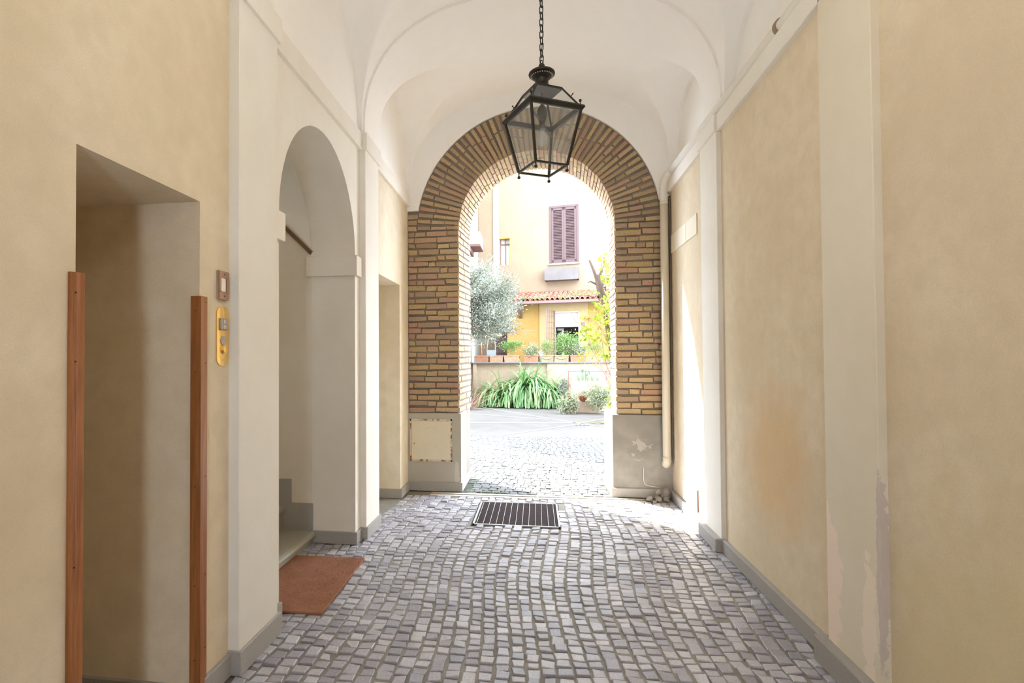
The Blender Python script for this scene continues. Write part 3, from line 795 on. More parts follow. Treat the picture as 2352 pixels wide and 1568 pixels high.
s.lathe([(.012, 3.02), (.022, 3.03), (.030, 3.055), (.034, 3.075), (.032, 3.10), (.022, 3.12), (.010, 3.138)], n=20); s.lathe([(.019, 2.985), (.019, 3.022)], n=16); s.build('lamp_holder', MT['iron'], lt, True)
s = MB(); s.lathe([(.014, 2.985), (.016, 2.96), (.026, 2.935), (.031, 2.905), (.028, 2.885), (.016, 2.872), (.002, 2.868)], n=20); s.build('light_bulb', MT['clear'], lt, True)
s = MB()
for i in (0, 2):
    a, b_ = Vector(sqc(.13, 3.005)[i]), Vector((0, 0, 3.005)); s.rod(Vector(tb[i])*.98, (0, 0, 3.02), .012, .008)
s.build('inner_crossbar', MT['iron'], lt)

# added lantern copy, out of view, lit to brighten the near walls
lt_fill = copy_tree(lt); lt_fill.location = (.05, 1.75, .12); lt_fill['label'] = 'added lantern copy out of view, its lamp brightening the near walls'
lt['group'] = lt_fill['group'] = 'passage lanterns'
pl_ = bpy.data.lights.new('near_wall_fill', 'POINT'); pl_.energy = 5.8; pl_.shadow_soft_size = .15; pl_.color = (1.0, .90, .77)
plo = bpy.data.objects.new('near_wall_fill', pl_); COL.objects.link(plo); plo.location = (0, 0, 2.86); plo.parent = lt_fill

# ------------------------------------------------------------------ corner guards, lift panel, switch
g1 = empty('wooden_corner_guard', (WL, 1.53, 0), 0, 'varnished wooden corner guard on the near edge of the left recess', 'corner guard', 'wooden corner guards')
s = MB(); s.prism([(0, -.028), (.010, -.030), (.013, -.024), (.018, -.022), (.018, -.014), (.022, -.012), (.024, .012), (0, .012)], 'z', 0, 1.785); o = s.build('guard_strip', MT['woodtrim'], g1); recalc(o)
for z in (.25, .85, 1.5, 1.72): MB().ball((.0195, -.018, z), .003, 6, 4).build('screw', MT['iron'], g1)
g2 = empty('wooden_corner_guard', (WL, 2.18, 0), 0, 'varnished wooden corner guard on the far edge of the left recess', 'corner guard', 'wooden corner guards')
s = MB(); s.prism([(-.035, -.012), (.015, -.012), (.015, .035), (0, .035), (0, 0), (-.035, 0)], 'z', 0, 1.785); o = s.build('guard_strip', MT['woodtrim'], g2); recalc(o)
for z in (.2, .52, .95, 1.45, 1.72):
    MB().ball((-.012, -.012, z), .0028, 6, 4).build('screw', MT['iron'], g2); MB().ball((.015, .022, z+.04), .0028, 6, 4).build('screw', MT['iron'], g2)

def stadium(w, h, n=12):
    P = []
    for i in range(n+1): a = PI*i/n; P.append((w*math.cos(a), h-w*.75+w*.75*math.sin(a)))
    for i in range(n+1): a = PI+PI*i/n; P.append((w*math.cos(a), -h+w*.75+w*.75*math.sin(a)))
    return P
cp = empty('lift_call_panel', (WL, 2.352, 1.616), 0, 'tall brass call panel with rounded ends beside the left recess', 'call panel')
s = MB(); s.prism(stadium(.048, .141), 'x', 0, .006); o = s.build('plate', MT['brass'], cp); recalc(o)
s = MB(); s.bbox(.004, .017, -.028, .022, .027, .083, .004); s.bbox(.015, .020, -.018, .018, .056, .080, .002); s.bbox(.015, .020, -.018, .018, .032, .054, .002); s.build('display', MT['chrome'], cp)
def disc(mb, y, z, r, x0, x1, n=20):
    mb.prism([(y+r*math.cos(2*PI*i/n), z+r*math.sin(2*PI*i/n)) for i in range(n)], 'x', x0, x1)
s = MB(); disc(s, -.001, -.021, .021, .004, .010); o = s.build('key_switch', MT['chrome'], cp); recalc(o)
s = MB(); disc(s, .004, -.062, .021, .004, .013); disc(s, .004, -.062, .017, .004, .017); o = s.build('call_button', MT['brass'], cp); recalc(o)
s = MB(); disc(s, 0, -.112, .004, .004, .008); o = s.build('screw', MT['chrome'], cp); recalc(o)
sw = empty('wall_switch_plate', (WL, 2.343, 1.853), 0, 'small brown plate with a white lens above the brass panel', 'switch plate')
s = MB(); s.bbox(0, .012, -.038, .038, -.067, .067, .001)
s.build('backing', MT['chrome'], sw)
s = MB()
for (a, b_, c0, d) in ((-.038, .038, .036, .067), (-.038, .038, -.067, -.030), (-.038, -.024, -.032, .038), (.022, .038, -.032, .038)): s.box(.010, .018, a, b_, c0, d)
s.build('face_plate', MT['brown_plastic'], sw)
s = MB(); s.bbox(.008, .0145, -.024, .018, -.030, .036, .002); s.build('lens', MT['whiteglow'], sw)
for z in (.052, -.05):
    s = MB(); disc(s, .0, z, .0035, .016, .019); recalc(s.build('screw', MT['iron'], sw))

# small nail/hook on stair wall
# ------------------------------------------------------------------ pipe, cable, covers on the right
pp_ = empty('drain_pipe', (1.366, 6.03, 0), 0, 'cream painted pipe running along the right cornice and down beside the brick arch', 'pipe')
s = MB(); s.tube([(0, 0, .44), (0, 0, 3.20)], .041, 20); s.build('downpipe', MT['pipe'], pp_, True)
s = MB(); s.tube([(0, 0, 3.16), (0, 0, 3.30), (.003, -.02, 3.36), (.01, -.06, 3.405), (.022, -.12, 3.435), (.04, -.2, 3.445)], .0425, 20); s.tube([(0, 0, 3.15), (0, 0, 3.17)], .044, 20); s.build('bend', MT['pipe_white'], pp_, True)
s = MB(); s.tube([(.04, -.19, 3.443), (.085, -3.1, 3.443), (.085, -5.2, 3.443)], .041, 20); s.build('horizontal_run', MT['pipe_white'], pp_, True)
s = MB(); s.tube([(0, 0, .46), (0, .005, .40), (0, .03, .372), (0, .075, .36)], [.044, .044, .043, .042], 20); s.build('elbow', MT['pipe'], pp_, True)
s = MB(); s.tube([(.08, -2.62, 3.443), (.08, -2.65, 3.443)], .052, 20); s.build('clamp', flat('clamp_dark', (.30, .22, .15), .6), pp_, True)
s = MB(); s.tube([(1.427+.003*math.sin(z*5), 6.035, z) for z in np.linspace(.42, 3.24, 40)], .006, 6); s.tube([(1.418+.004*math.sin(z*7+1), 6.06, z) for z in np.linspace(.42, 3.24, 40)], .009, 6)
o = s.build('electric_cable', MT['cable'], None, True); tag(o, 'dark cable run down the corner behind the cream pipe', 'cable')
for i, (a, b_) in enumerate(((5.095, 5.44), (5.446, 5.745), (5.751, 6.02))):
    c0 = empty('wall_cover', (WR, (a+b_)/2, 2.708), 0, ['cream wall cover panel, nearest of the three in a row high on the right wall', 'middle one of the three cream cover panels high on the right wall', 'cream wall cover panel closest to the pipe, last of the high row of three'][i], 'cover panel', 'cream cover panels in a row on the right wall')
    s = MB(); s.bbox(-.010, .0, -(b_-a)/2, (b_-a)/2, -.094, .094, .004); s.build('cover', MT['panel'], c0)
c0 = empty('wall_cover', (WR, 5.43, .205), 0, 'low cream inspection cover just above the right skirting', 'cover panel')
s = MB(); s.bbox(-.008, .0, -.245, .245, -.10, .095, .002); s.build('cover', MT['panel'], c0)
s = MB(); s.box(-.010, .0, -.252, -.245, -.10, .10); s.build('edge', MT['rust'], c0)

# utility hatch in the left plinth
uh = empty('utility_hatch', (-1.196, E-.022, .578), 0, 'square cream metal hatch with rusty edges in the left plinth', 'hatch')
s = MB()
for (a, b_, c0, d) in ((-.245, .245, .222, .240), (-.245, .245, -.240, -.222), (-.245, -.227, -.24, .24), (.227, .245, -.24, .24)): s.box(a, b_, -.008, .004, c0, d)
m_, nt, bb_ = mat_new('rust_edge'); co, raw = coords(nt); nn_ = noise(nt, co, 14, 5, .7)
nt.links.new(ramp(nt, nn_, [(.0, (.66, .58, .42)), (.50, (.66, .58, .42)), (.56, (.30, .12, .05)), (1, (.2, .08, .04))]), bb_.inputs['Base Color']); bb_.inputs['Roughness'].default_value = .8
s.build('frame', m_, uh)
s = MB(); s.bbox(-.226, .226, -.012, .004, -.221, .221, .004); s.build('door', flat('hatch_cream', (.68, .61, .45), .6, 0, .08, 6), uh)
s = MB(); s.tube([(.055*math.cos(a), -.012, .115+.035*math.sin(a)) for a in np.linspace(.1, PI-.1, 14)], .0022, 6); s.build('embossed_ring', flat('hatch_cream2', (.62, .55, .40), .6), uh)
s = MB(); disc_pts = [(-.195+.006*math.cos(2*PI*i/10), -.04+.006*math.sin(2*PI*i/10)) for i in range(10)]; s.prism(disc_pts, 'y', -.0135, 0); o = s.build('lock', MT['rust'], uh); recalc(o)

# little white cable on the right plinth
s = MB(); s.tube([(1.135, 6.10, .335), (1.135, 6.082, .325), (1.134, 6.082, .26), (1.134, 6.082, .19), (1.142, 6.082, .155), (1.165, 6.08, .135), (1.22, 6.075, .125), (1.30, 6.07, .118)], .0055, 8)
o = s.build('white_cable', flat('cable_white', (.62, .57, .48), .6), None, True); tag(o, 'short pale cable curling out of a hole in the right plinth', 'cable')
# rubble stones
def rock(name, c, r, seed, lab):
    rr = random.Random(seed); mb = MB(); n_, m_2 = 7, 5
    k = [[rr.uniform(.8, 1.2) for _ in range(n_)] for _ in range(m_2+1)]
    for i in range(m_2+1):
        for j in range(n_):
            a = PI*i/m_2; b__ = 2*PI*j/n_; kk = k[i][j] if 0 < i < m_2 else 1
            q = Vector((math.sin(a)*math.cos(b__)*r[0], math.sin(a)*math.sin(b__)*r[1], -math.cos(a)*r[2]))*kk
            mb.v.append((q.x, q.y, max(q.z, -r[2]*.8)))
    for i in range(m_2):
        for j in range(n_): mb.f.append((i*n_+j, i*n_+(j+1) % n_, (i+1)*n_+(j+1) % n_, (i+1)*n_+j))
    o = mb.build(name, MT['rubble'], None, False, (c[0], c[1], c[2]+r[2]*.8)); o.rotation_euler = (0, 0, rr.uniform(0, 3)); tag(o, lab, 'stone', 'loose stones in the right corner')
rock('loose_stone', (1.262, 5.985, .065), (.034, .030, .034), 1, 'squarish broken stone, topmost of the little heap in the right corner')
rock('loose_stone', (1.165, 5.93, .003), (.042, .035, .032), 2, 'leftmost stone of the little heap in the right corner')
rock('loose_stone', (1.25, 5.93, .003), (.050, .035, .030), 3, 'largest flat stone at the front of the heap in the right corner')
rock('loose_stone', (1.335, 5.945, .003), (.040, .030, .026), 4, 'stone of the little heap lying closest to the right wall')
rock('loose_stone', (1.20, 5.865, .003), (.034, .020, .014), 5, 'thin flat chip lying in front of the little stone heap')
rock('loose_stone', (1.335, 6.01, .0), (.045, .035, .072), 6, 'lump of mortar leaning in the corner behind the stone heap')

# ------------------------------------------------------------------ foliage helpers
def leaves(c, d, L, Wd, jitter=.6):
    """c: (n,3) bases; d: (n,3) directions; L,Wd arrays -> rhombus leaf quads"""
    n_ = len(c); d = d + rng.normal(0, jitter, (n_, 3)); d /= np.linalg.norm(d, axis=1, keepdims=True)+1e-9
    r_ = rng.normal(0, 1, (n_, 3)); s_ = np.cross(d, r_); s_ /= np.linalg.norm(s_, axis=1, keepdims=True)+1e-9
    L = np.asarray(L)[:, None]; Wd = np.asarray(Wd)[:, None]
    P = np.stack([c, c+d*L*.45+s_*Wd, c+d*L, c+d*L*.45-s_*Wd], 1)
    V = P.reshape(-1, 3); Fc = np.arange(4*n_).reshape(-1, 4); return V, Fc

def bush(name, mat, parent, c, r, n_, L, Wd, flatten=1.0, droop=0.0, clumps=22):
    cs = rng.normal(0, 1, (clumps, 3)); cs /= np.linalg.norm(cs, axis=1, keepdims=True); cs *= rng.uniform(.25, .8, (clumps, 1))*np.array(r)
    k = rng.integers(0, clumps, n_); off_ = rng.normal(0, .22, (n_, 3))*np.array(r)
    P = cs[k]+off_; d = P/np.array(r) + np.array([0, 0, .4-droop]); d /= np.linalg.norm(d, axis=1, keepdims=True)
    V, Fc = leaves(P+np.array(c), d, rng.uniform(.6, 1.2, n_)*L, rng.uniform(.6, 1.2, n_)*Wd)
    return np_build(name, V, Fc, mat, parent)

def stems(name, mat, parent, base, tips, r=.006):
    s_ = MB()
    for tpt in tips:
        b_ = Vector(base); t_ = Vector(tpt); mid = b_.lerp(t_, .5)+Vector((jit(.05), jit(.05), .03)); s_.tube([b_, mid, t_], [r, r*.8, r*.4], 5)
    return s_.build(name, mat, parent)

# ------------------------------------------------------------------ courtyard: tall facade
Y10 = math.radians(-10)
fb = empty('apartment_building', (0, 20, 0), Y10, 'tall cream yellow apartment house beyond the courtyard with brown shutters', 'building')
w = MB()
zt = 11.0
# wall built around the two window openings
def wall_with_holes(mb, x0, x1, z0, z1, holes, y0, y1):
    xs_ = sorted({x0, x1, *[h[0] for h in holes], *[h[1] for h in holes]})
    for a, b_ in zip(xs_, xs_[1:]):
        hs = sorted([(h[2], h[3]) for h in holes if h[0] <= a+1e-6 and h[1] >= b_-1e-6]); z = z0
        for (ha, hb) in hs:
            if ha > z: mb.box(a, b_, y0, y1, z, ha)
            z = hb
        if z < z1: mb.box(a, b_, y0, y1, z, z1)
wall_with_holes(w, -2.16, 8.0, 0, zt, [(.52, 1.575, 4.95, 7.055), (-1.34, -.925, 5.01, 6.03)], 0, .5)
w.build('wall', MT['facade'], fb)
s = MB(); s.box(-1.575, -1.36, -.035, 0, 0, zt); s.build('wall_strip', MT['facade_pale'], fb)
# shuttered window
wf = MB()
for (a, b_, c0, d) in ((.52, 1.575, 6.98, 7.055), (.52, .60, 4.95, 7.0), (1.495, 1.575, 4.95, 7.0), (.52, 1.575, 4.95, 4.99)): wf.box(a, b_, -.012, .10, c0, d)
wfo = wf.build('window_frame', MT['shutter'], fb)
for (a, b_) in ((.605, 1.045), (1.05, 1.49)):
    s = MB()
    s.box(a, a+.07, .0, .045, 4.99, 6.975); s.box(b_-.07, b_, .0, .045, 4.99, 6.975); s.box(a, b_, .0, .045, 6.89, 6.975); s.box(a, b_, .0, .045, 4.99, 5.08)
    so = s.build('shutter', MT['shutter'], fb)
    s = MB(); z = 5.09
    while z < 6.88:
        s.hexa([(a+.07, .005, z), (b_-.07, .005, z), (b_-.07, .035, z+.035), (a+.07, .035, z+.035), (a+.07, .005, z+.010), (b_-.07, .005, z+.010), (b_-.07, .035, z+.045), (a+.07, .035, z+.045)]); z += .056
    s.build('slats', MT['shutter'], so)
s = MB(); s.box(.5, 1.6, .12, .14, 4.9, 7.1); s.build('window_back', MT['roomdark'], fb)
s = MB(); s.bbox(.47, 1.62, -.07, .02, 4.90, 4.95, .006); s.build('window_sill', MT['marble'], fb)
s = MB(); s.box(.39, 1.57, -.34, -.30, 4.31, 4.745); s.box(.39, 1.57, -.30, 0, 4.31, 4.36); s.box(.39, .43, -.30, 0, 4.31, 4.745); s.box(1.53, 1.57, -.30, 0, 4.31, 4.745); s.box(.43, 1.53, -.30, 0, 4.36, 4.66)
o = s.build('flower_box', MT['concrete'], fb); o['label'] = 'grey concrete flower box under the shuttered window'
# small window
s = MB(); s.box(-.945, -.925, -.002, .22, 5.01, 6.03); s.box(-1.34, -.925, -.002, .22, 6.01, 6.03); s.build('window_reveal', MT['orange_reveal'], fb)
s = MB(); s.box(-1.34, -.945, .18, .19, 5.01, 6.01); s.build('window_pane', MT['winglass'], fb)
s = MB()
for (a, b_, c0, d) in ((-1.34, -1.315, 5.01, 6.01), (-.97, -.945, 5.01, 5.85), (-1.34, -.945, 5.80, 5.84), (-1.155, -1.125, 5.01, 6.0), (-1.34, -.945, 5.01, 5.04)): s.box(a, b_, .13, .18, c0, d)
s.build('window_bars', MT['gutter'], fb)

# left wing
lw = empty('side_wing', (-2.02, 15.6, 0), math.radians(0), 'pale side wing at the left of the courtyard with a small balcony', 'building')
w = MB(); w.box(-6, -.12, 0, 8, 0, 11); w.build('wall', MT['facade_pale'], lw)
s = MB(); s.bbox(-.13, .28, 1.7, 2.7, 5.15, 5.22, .01); s.box(-.13, -.05, 1.7, 2.7, 5.0, 5.15); s.build('balcony_slab', MT['rust'], lw)
s = MB(); s.bbox(.17, .27, 1.72, 2.7, 5.22, 5.62, .01); s.bbox(-.12, .27, 1.68, 1.80, 5.22, 5.62, .01); s.build('balcony_parapet', MT['marble'], lw)
s = MB(); s.box(-.125, -.105, .5, 1.1, 3.9, 4.8)
for k in range(4): s.box(-.11, -.08, .52+k*.18, .54+k*.18, 3.9, 4.8)
for k in range(5): s.box(-.11, -.085, .5, 1.1, 3.95+k*.2, 3.97+k*.2)
s.build('window_grille', MT['rust'], lw)

# annex with tiled roof
A8 = math.radians(-8)
ax = empty('garden_annex', (0, 18.8, 0), A8, 'low orange ochre annex with a red tiled roof beneath the shuttered window', 'building')
w = MB(); wall_with_holes(w, -1.0, 6, 0, 3.45, [(.66, 1.46, 1.30, 3.09)], 0, .12); w.box(-1.0, -.9, .1, 1.4, 0, 3.4); w.build('wall', MT['annex'], ax)
s = MB(); wall_with_holes(s, .13, 1.75, 0, 3.42, [(.66, 1.46, 1.30, 3.09)], -.03, .0); s.build('pale_wall_panel', MT['annex_pale'], ax)
s = MB(); s.box(.66, 1.46, .9, .95, 1.2, 3.2); s.box(.60, .66, .1, .9, 1.2, 3.2); s.box(1.46, 1.5, .1, .9, 1.2, 3.2); s.box(.6, 1.5, .1, .9, 3.09, 3.12); s.box(.6, 1.5, .1, .9, 1.2, 1.3); s.build('room_interior', MT['roomdark'], ax)
s = MB(); s.box(.66, 1.46, .03, .07, 2.60, 3.07); s.box(.66, 1.46, .02, .05, 2.85, 2.86); s.box(.66, 1.46, .01, .05, 2.58, 2.63); s.build('roller_blind', MT['blind'], ax)
s = MB(); s.box(.64, .68, -.045, .05, 1.3, 3.1); s.box(1.44, 1.48, -.045, .05, 1.3, 3.1); s.box(.64, 1.48, -.045, .05, 3.06, 3.10); s.box(.86, .92, .3, .34, 1.3, 2.55); s.box(.70, .90, .3, .34, 2.48, 2.55); s.build('window_frame', MT['blind'], ax)
gl = MB(); ga = Vector((.66, -.05, 0)); gb = Vector((.43, -.55, 0))
for k in range(6):
    p = ga.lerp(gb, k/5); gl.rod(p+Z0*1.55, p+Z0*3.13, .03 if k in (0, 5) else .015, .03 if k in (0, 5) else .015)
for k in range(9): gl.rod(ga+Z0*(1.57+k*.194), gb+Z0*(1.57+k*.194), .018, .018)
gl.build('window_grille', MT['gutter'], ax)
# roof
rf = MB(); rf.hexa([(-.75, -.42, 3.42), (6, -.42, 3.42), (6, 1.35, 3.92), (-.75, 1.35, 3.92), (-.75, -.42, 3.46), (6, -.42, 3.46), (6, 1.35, 3.96), (-.75, 1.35, 3.96)])
rfo = rf.build('roof', MT['tile'], ax)
tl = MB(); sl = .5/1.77
x = -.70
while x < 3.4:
    for k in range(5):
        y0 = -.46+k*.33; y1 = y0+.38; r0_, r1_ = .070, .056; n_ = 7; b0 = len(tl.v)
        zc0 = 3.47+(y0+.42)*sl+.018; zc1 = 3.47+(y1+.42)*sl
        jx = jit(.008)
        for (yy, rr, zc_) in ((y0, r0_, zc0), (y1, r1_, zc1)):
            for q_ in (rr, rr-.014):
                for i in range(n_): a = PI*i/(n_-1); tl.v.append((x+jx+q_*math.cos(a), yy, zc_+q_*1.05*math.sin(a)))
        for i in range(n_-1):
            tl.f += [(b0+i, b0+i+1, b0+2*n_+i+1, b0+2*n_+i), (b0+n_+i, b0+3*n_+i, b0+3*n_+i+1, b0+n_+i+1), (b0+i, b0+n_+i, b0+n_+i+1, b0+i+1)]
    x += .165+jit(.004)
o = tl.build('tiles', MT['tile'], rfo); recalc(o)
s = MB(); s.prism([(-.53, 3.36), (-.50, 3.34), (-.44, 3.34), (-.42, 3.36), (-.42, 3.44), (-.435, 3.44), (-.435, 3.37), (-.515, 3.37), (-.515, 3.44), (-.53, 3.44)], 'x', -.62, 6); o = s.build('gutter', MT['gutter'], ax); recalc(o)
for x in (.15, 1.24, 2.3): MB().box(x-.006, x+.006, -.535, -.41, 3.33, 3.445).build('gutter_strap', MT['roomdark'], ax)
s = MB(); s.prism([(0, 3.36), (-.42, 3.36), (-.42, 3.30), (-.06, 2.95), (0, 2.90)], 'x', -.56, -.46); o = s.build('bracket', MT['gutter'], ax); recalc(o)
s = MB(); s.lathe([(.13, 2.84), (.10, 2.87), (.04, 2.91), (.005, 2.92)], (1.73, -.12, 0), 14); s.build('lamp_shade', MT['orangepot'], ax, True)
s = MB(); s.bbox(1.54, 1.66, -.06, -.0, 2.60, 2.72, .01); s.build('junction_box', MT['gutter'], ax)
s = MB(); s.box(-1.0, -.99, -.01, .1, 0, .1)
# left gap under the beam: pergola beam, post and back wall
pg = empty('pergola', (-2.05, 17.7, 0), math.radians(-6), 'rough wooden beam on a pale post spanning the terrace at the left', 'pergola')
s = MB(); s.box(-.35, .95, -.05, .05, 2.24, 2.33); s.build('beam', flat('weathered_beam', (.50, .36, .20), .9), pg)
s = MB(); s.box(-.02, .05, -.04, .04, 1.38, 2.24); s.build('post', MT['marble'], pg)
# window with grille left part of annex, seen beside the olive
gw = MB(); gw.box(-1.55, -1.02, .6, .64, 1.5, 2.65); o = gw.build('dark_window', MT['roomdark'], ax)
gw = MB()
for k in range(5): gw.rod((-1.55+k*.13, .56, 1.5), (-1.55+k*.13, .56, 2.65), .02)
for k in range(6): gw.rod((-1.55, .56, 1.55+k*.2), (-1.02, .56, 1.55+k*.2), .02)
gw.build('grille', MT['rust'], o)

# ------------------------------------------------------------------ terrace wall with planters
T6 = math.radians(-6)
tw = empty('retaining_wall', (0, 17.4, 0), T6); tag(tw, 'stained pale retaining wall carrying the row of planters', kind='structure')
s = MB(); s.box(-4, .35, .12, .5, 0, 1.36); s.box(.35, 4.5, .03, .5, 0, 1.36); s.box(-2.06, -1.95, .02, .5, 0, 1.36); s.build('wall', MT['terrace'], tw)
s = MB(); s.bbox(-4, 4.5, -.03, .5, 1.36, 1.402, .008); s.build('coping', MT['concrete'], tw)
s = MB(); s.box(-6, 6, .45, 3.2, 0, 1.38); s.build('terrace_slab', MT['terrace'], tw)
def tpt(u, v, z): return Vector((u*math.cos(T6)-v*math.sin(T6), 17.4+u*math.sin(T6)+v*math.cos(T6), z))
ordn = [('terrace_1', -2.00, -1.53, 'terracotta', 'reddish rectangular terracotta planter, first from the left on the terrace wall'),
        ('', -1.51, -1.06, 'terracotta_pale', 'whitened empty terracotta planter, second from the left on the terrace wall'),
        ('', -1.04, -.53, 'terracotta_pale', 'pale terracotta planter with the dense bright green shrub, third from the left'),
        ('', -.39, .08, 'terracotta', 'red terracotta planter half covered by a trailing yellow-green plant'),
        ('', .15, .56, 'terracotta_moss', 'mossy terracotta planter left of the open window grille'),
        ('', .58, 1.03, 'terracotta_moss', 'mossy terracotta planter with raised swag below the open window'),
        ('', 1.06, 1.56, 'terracotta', 'plain terracotta planter below the right window edge'),
        ('', 1.60, 2.08, 'terracotta_pale', 'pinkish terracotta planter at the right end, half behind yellow leaves')]
for i, (_, a, b_, mk, lab) in enumerate(ordn):
    c0 = tpt((a+b_)/2, .12, 1.402); hw_ = (b_-a)/2
    pe = empty('terracotta_planter', c0, T6, lab, 'planter', 'terracotta planters on the terrace wall')
    s = MB(); zt_ = .215; bt = .90
    s.hexa([(-hw_*bt, -.09, 0), (hw_*bt, -.09, 0), (hw_*bt, .09, 0), (-hw_*bt, .09, 0), (-hw_*.96, -.105, zt_-.035), (hw_*.96, -.105, zt_-.035), (hw_*.96, .105, zt_-.035), (-hw_*.96, .105, zt_-.035)])
    s.bbox(-hw_, hw_, -.115, .115, zt_-.04, zt_, .006)
    if i in (4, 5):
        s.tube([(-hw_*.7+hw_*1.4*k/10, -.108, .14-.05*math.sin(PI*k/10)) for k in range(11)], .010, 6)
    s.build('body', MT[mk], pe)
    s = MB(); s.box(-hw_*.93, hw_*.93, -.10, .10, zt_-.002, zt_+.004); s.build('soil', MT['soil'], pe)
def plant_at(u, v, z, r, mk, n_, L, Wd, lab, cat='plant', name='potted_shrub', droop=0.0, cz=None):
    c0 = tpt(u, v, z); pe = empty(name, c0, 0, lab, cat)
    cz = (cz if cz is not None else r[2]*.9)*1.15; r = (r[0], r[1], r[2]*1.25)
    bush('foliage', MT[mk], pe, (0, 0, cz), r, n_, L, Wd, droop=droop, clumps=30)
    stems('stem', MT['twig'], pe, (0, 0, 0), [(jit(r[0]*.6), jit(.08), cz+jit(.05)) for _ in range(6)])
    return pe
plant_at(-.80, .12, 1.62, (.36, .16, .17), 'shrub', 1500, .055, .012, 'dense bright green shrub growing in the third planter from the left', cz=.26)
plant_at(-.16, .10, 1.62, (.30, .18, .22), 'varieg', 1200, .055, .014, 'trailing yellow-green shrub spilling over the red planter', droop=.8, cz=.12)
plant_at(.34, .12, 1.62, (.26, .16, .20), 'shrub', 900, .05, .009, 'airy grey-green shrub in front of the open window grille', cz=.22)
plant_at(.92, .12, 1.62, (.42, .2, .30), 'shrub', 2300, .06, .014, 'large bright green shrub before the dark open window', cz=.32)
plant_at(1.30, .10, 1.62, (.34, .2, .20), 'varieg', 1200, .05, .013, 'pale variegated shrub drooping right of the open window', droop=.6, cz=.16)
plant_at(1.85, .12, 1.62, (.32, .18, .22), 'shrub', 1100, .05, .010, 'feathery green shrub in the planter at the right end', cz=.22)
# odd things on the terrace
ld = empty('folding_ladder', tpt(-1.53, .45, 1.38), T6, 'folded aluminium step ladder leaning by the terrace wall planters', 'ladder')
s = MB(); s.tube([(-.17, 0, 0), (-.14, .02, .55), (-.11, .03, .76), (-.05, .03, .82), (.05, .03, .82), (.11, .03, .76), (.14, .02, .55), (.17, 0, 0)], .014, 8); s.build('frame', MT['alu'], ld, True)
s = MB(); s.bbox(-.15, .15, -.02, .02, .22, .42, .005); s.build('step_panel', MT['bluegrey'], ld)
ps = empty('garden_ornament', tpt(-1.86, .4, 1.38), T6, 'slim red and dark pointed ornament standing left of the ladder', 'ornament')
s = MB(); s.lathe([(.03, 0), (.028, .3), (.036, .32), (.03, .5), (.034, .52), (.015, .72), (.004, .82)], n=10); s.build('pole', MT['terracotta'], ps, True)
wb2 = empty('white_container', tpt(.14, .25, 1.402), 0, 'small white bag standing between two planters on the terrace', 'bag')
s = MB(); s.lathe([(.07, 0), (.085, .1), (.08, .28), (.05, .36), (.02, .38)], n=10); s.build('bag_body', MT['marble'], wb2, True)

# ------------------------------------------------------------------ ferns below the wall
def fern(name, loc, nfr, Lr, lab, up=.5, wscale=1.0):
    pe = empty(name, loc, 0, lab, 'fern', 'ferns in front of the terrace wall')
    V = []; Fc = []
    for _ in range(nfr):
        az = random.uniform(0, 2*PI); L = random.uniform(*Lr); el = random.uniform(.55, 1.35) if random.random() < up else random.uniform(.15, .8)
        hang = random.random() < .45
        if hang: az = random.uniform(-PI, 0); el = random.uniform(.25, .95); L *= 1.15
        d = Vector((math.cos(az)*math.cos(el), math.sin(az)*math.cos(el)*.6, math.sin(el))); p = Vector((jit(.24), jit(.09), random.uniform(-.22, .12))); 
        nseg = 12; grav = random.uniform(.26, .42) if hang else random.uniform(.14, .32); side = Vector((-math.sin(az), math.cos(az), 0)); side = (side+Vector((jit(.4), jit(.4), jit(.3)))).normalized()
        b0 = len(V); w0 = random.uniform(.022, .040)*wscale
        for k in range(nseg+1):
            t_ = k/nseg; w_ = w0*min(1, t_*6+.15)*(1-t_**3)+.002
            ww = w_*(1.0 if k % 2 else .62)
            V += [tuple(p-side*ww), tuple(p), tuple(p+side*ww)]
            p = p+d*L/nseg; d = (d+Vector((0, 0, -grav))).normalized()
            if p.z < .03-loc[2]: p.z = .03-loc[2]
            p.y = min(p.y, 17.42-.1045*(loc[0]+p.x)-loc[1]); p.x = max(p.x, -2.08-loc[0])
        for k in range(nseg):
            a = b0+3*k; Fc += [(a, a+1, a+4, a+3), (a+1, a+2, a+5, a+4)]
    np_build('fronds', np.array(V), Fc, MT['fern'], pe)
    return pe
for (x_, y_, z_, nf, L_, lab) in ((-1.32, 17.20, .32, 200, (.7, 1.0), 'leftmost green fern below the empty planters'), (-.78, 17.08, .36, 220, (.75, 1.1), 'arching fern between the leftmost fern and the tallest one'),
                              (-.20, 17.0, .60, 340, (.85, 1.2), 'tallest bright green fern in the middle of the fern bed'), (.40, 16.95, .40, 230, (.8, 1.15), 'rightmost arching fern beside the blue-grey succulents')):
    fern('fern', (x_, y_, z_), nf, L_, lab)
bx_ = empty('fern_trough', (-.45, 17.2, 0), T6, 'long terracotta trough hidden beneath the ferns', 'planter')
s = MB(); s.bbox(-1.15, 1.15, -.14, .14, 0, .20, .01); s.build('body', MT['terracotta_pale'], bx_)
s = MB(); s.box(-1.1, 1.1, -.12, .12, .198, .205); s.build('soil', MT['soil'], bx_)
# yellow shoots at the left foot of the ferns
wd = empty('yellow_weed', (-1.22, 16.9, 0), 0, 'yellow-green weedy shoots at the foot of the leftmost fern', 'plant')
bush('foliage', MT['yleaf'], wd, (0, 0, .15), (.22, .12, .16), 260, .05, .014)

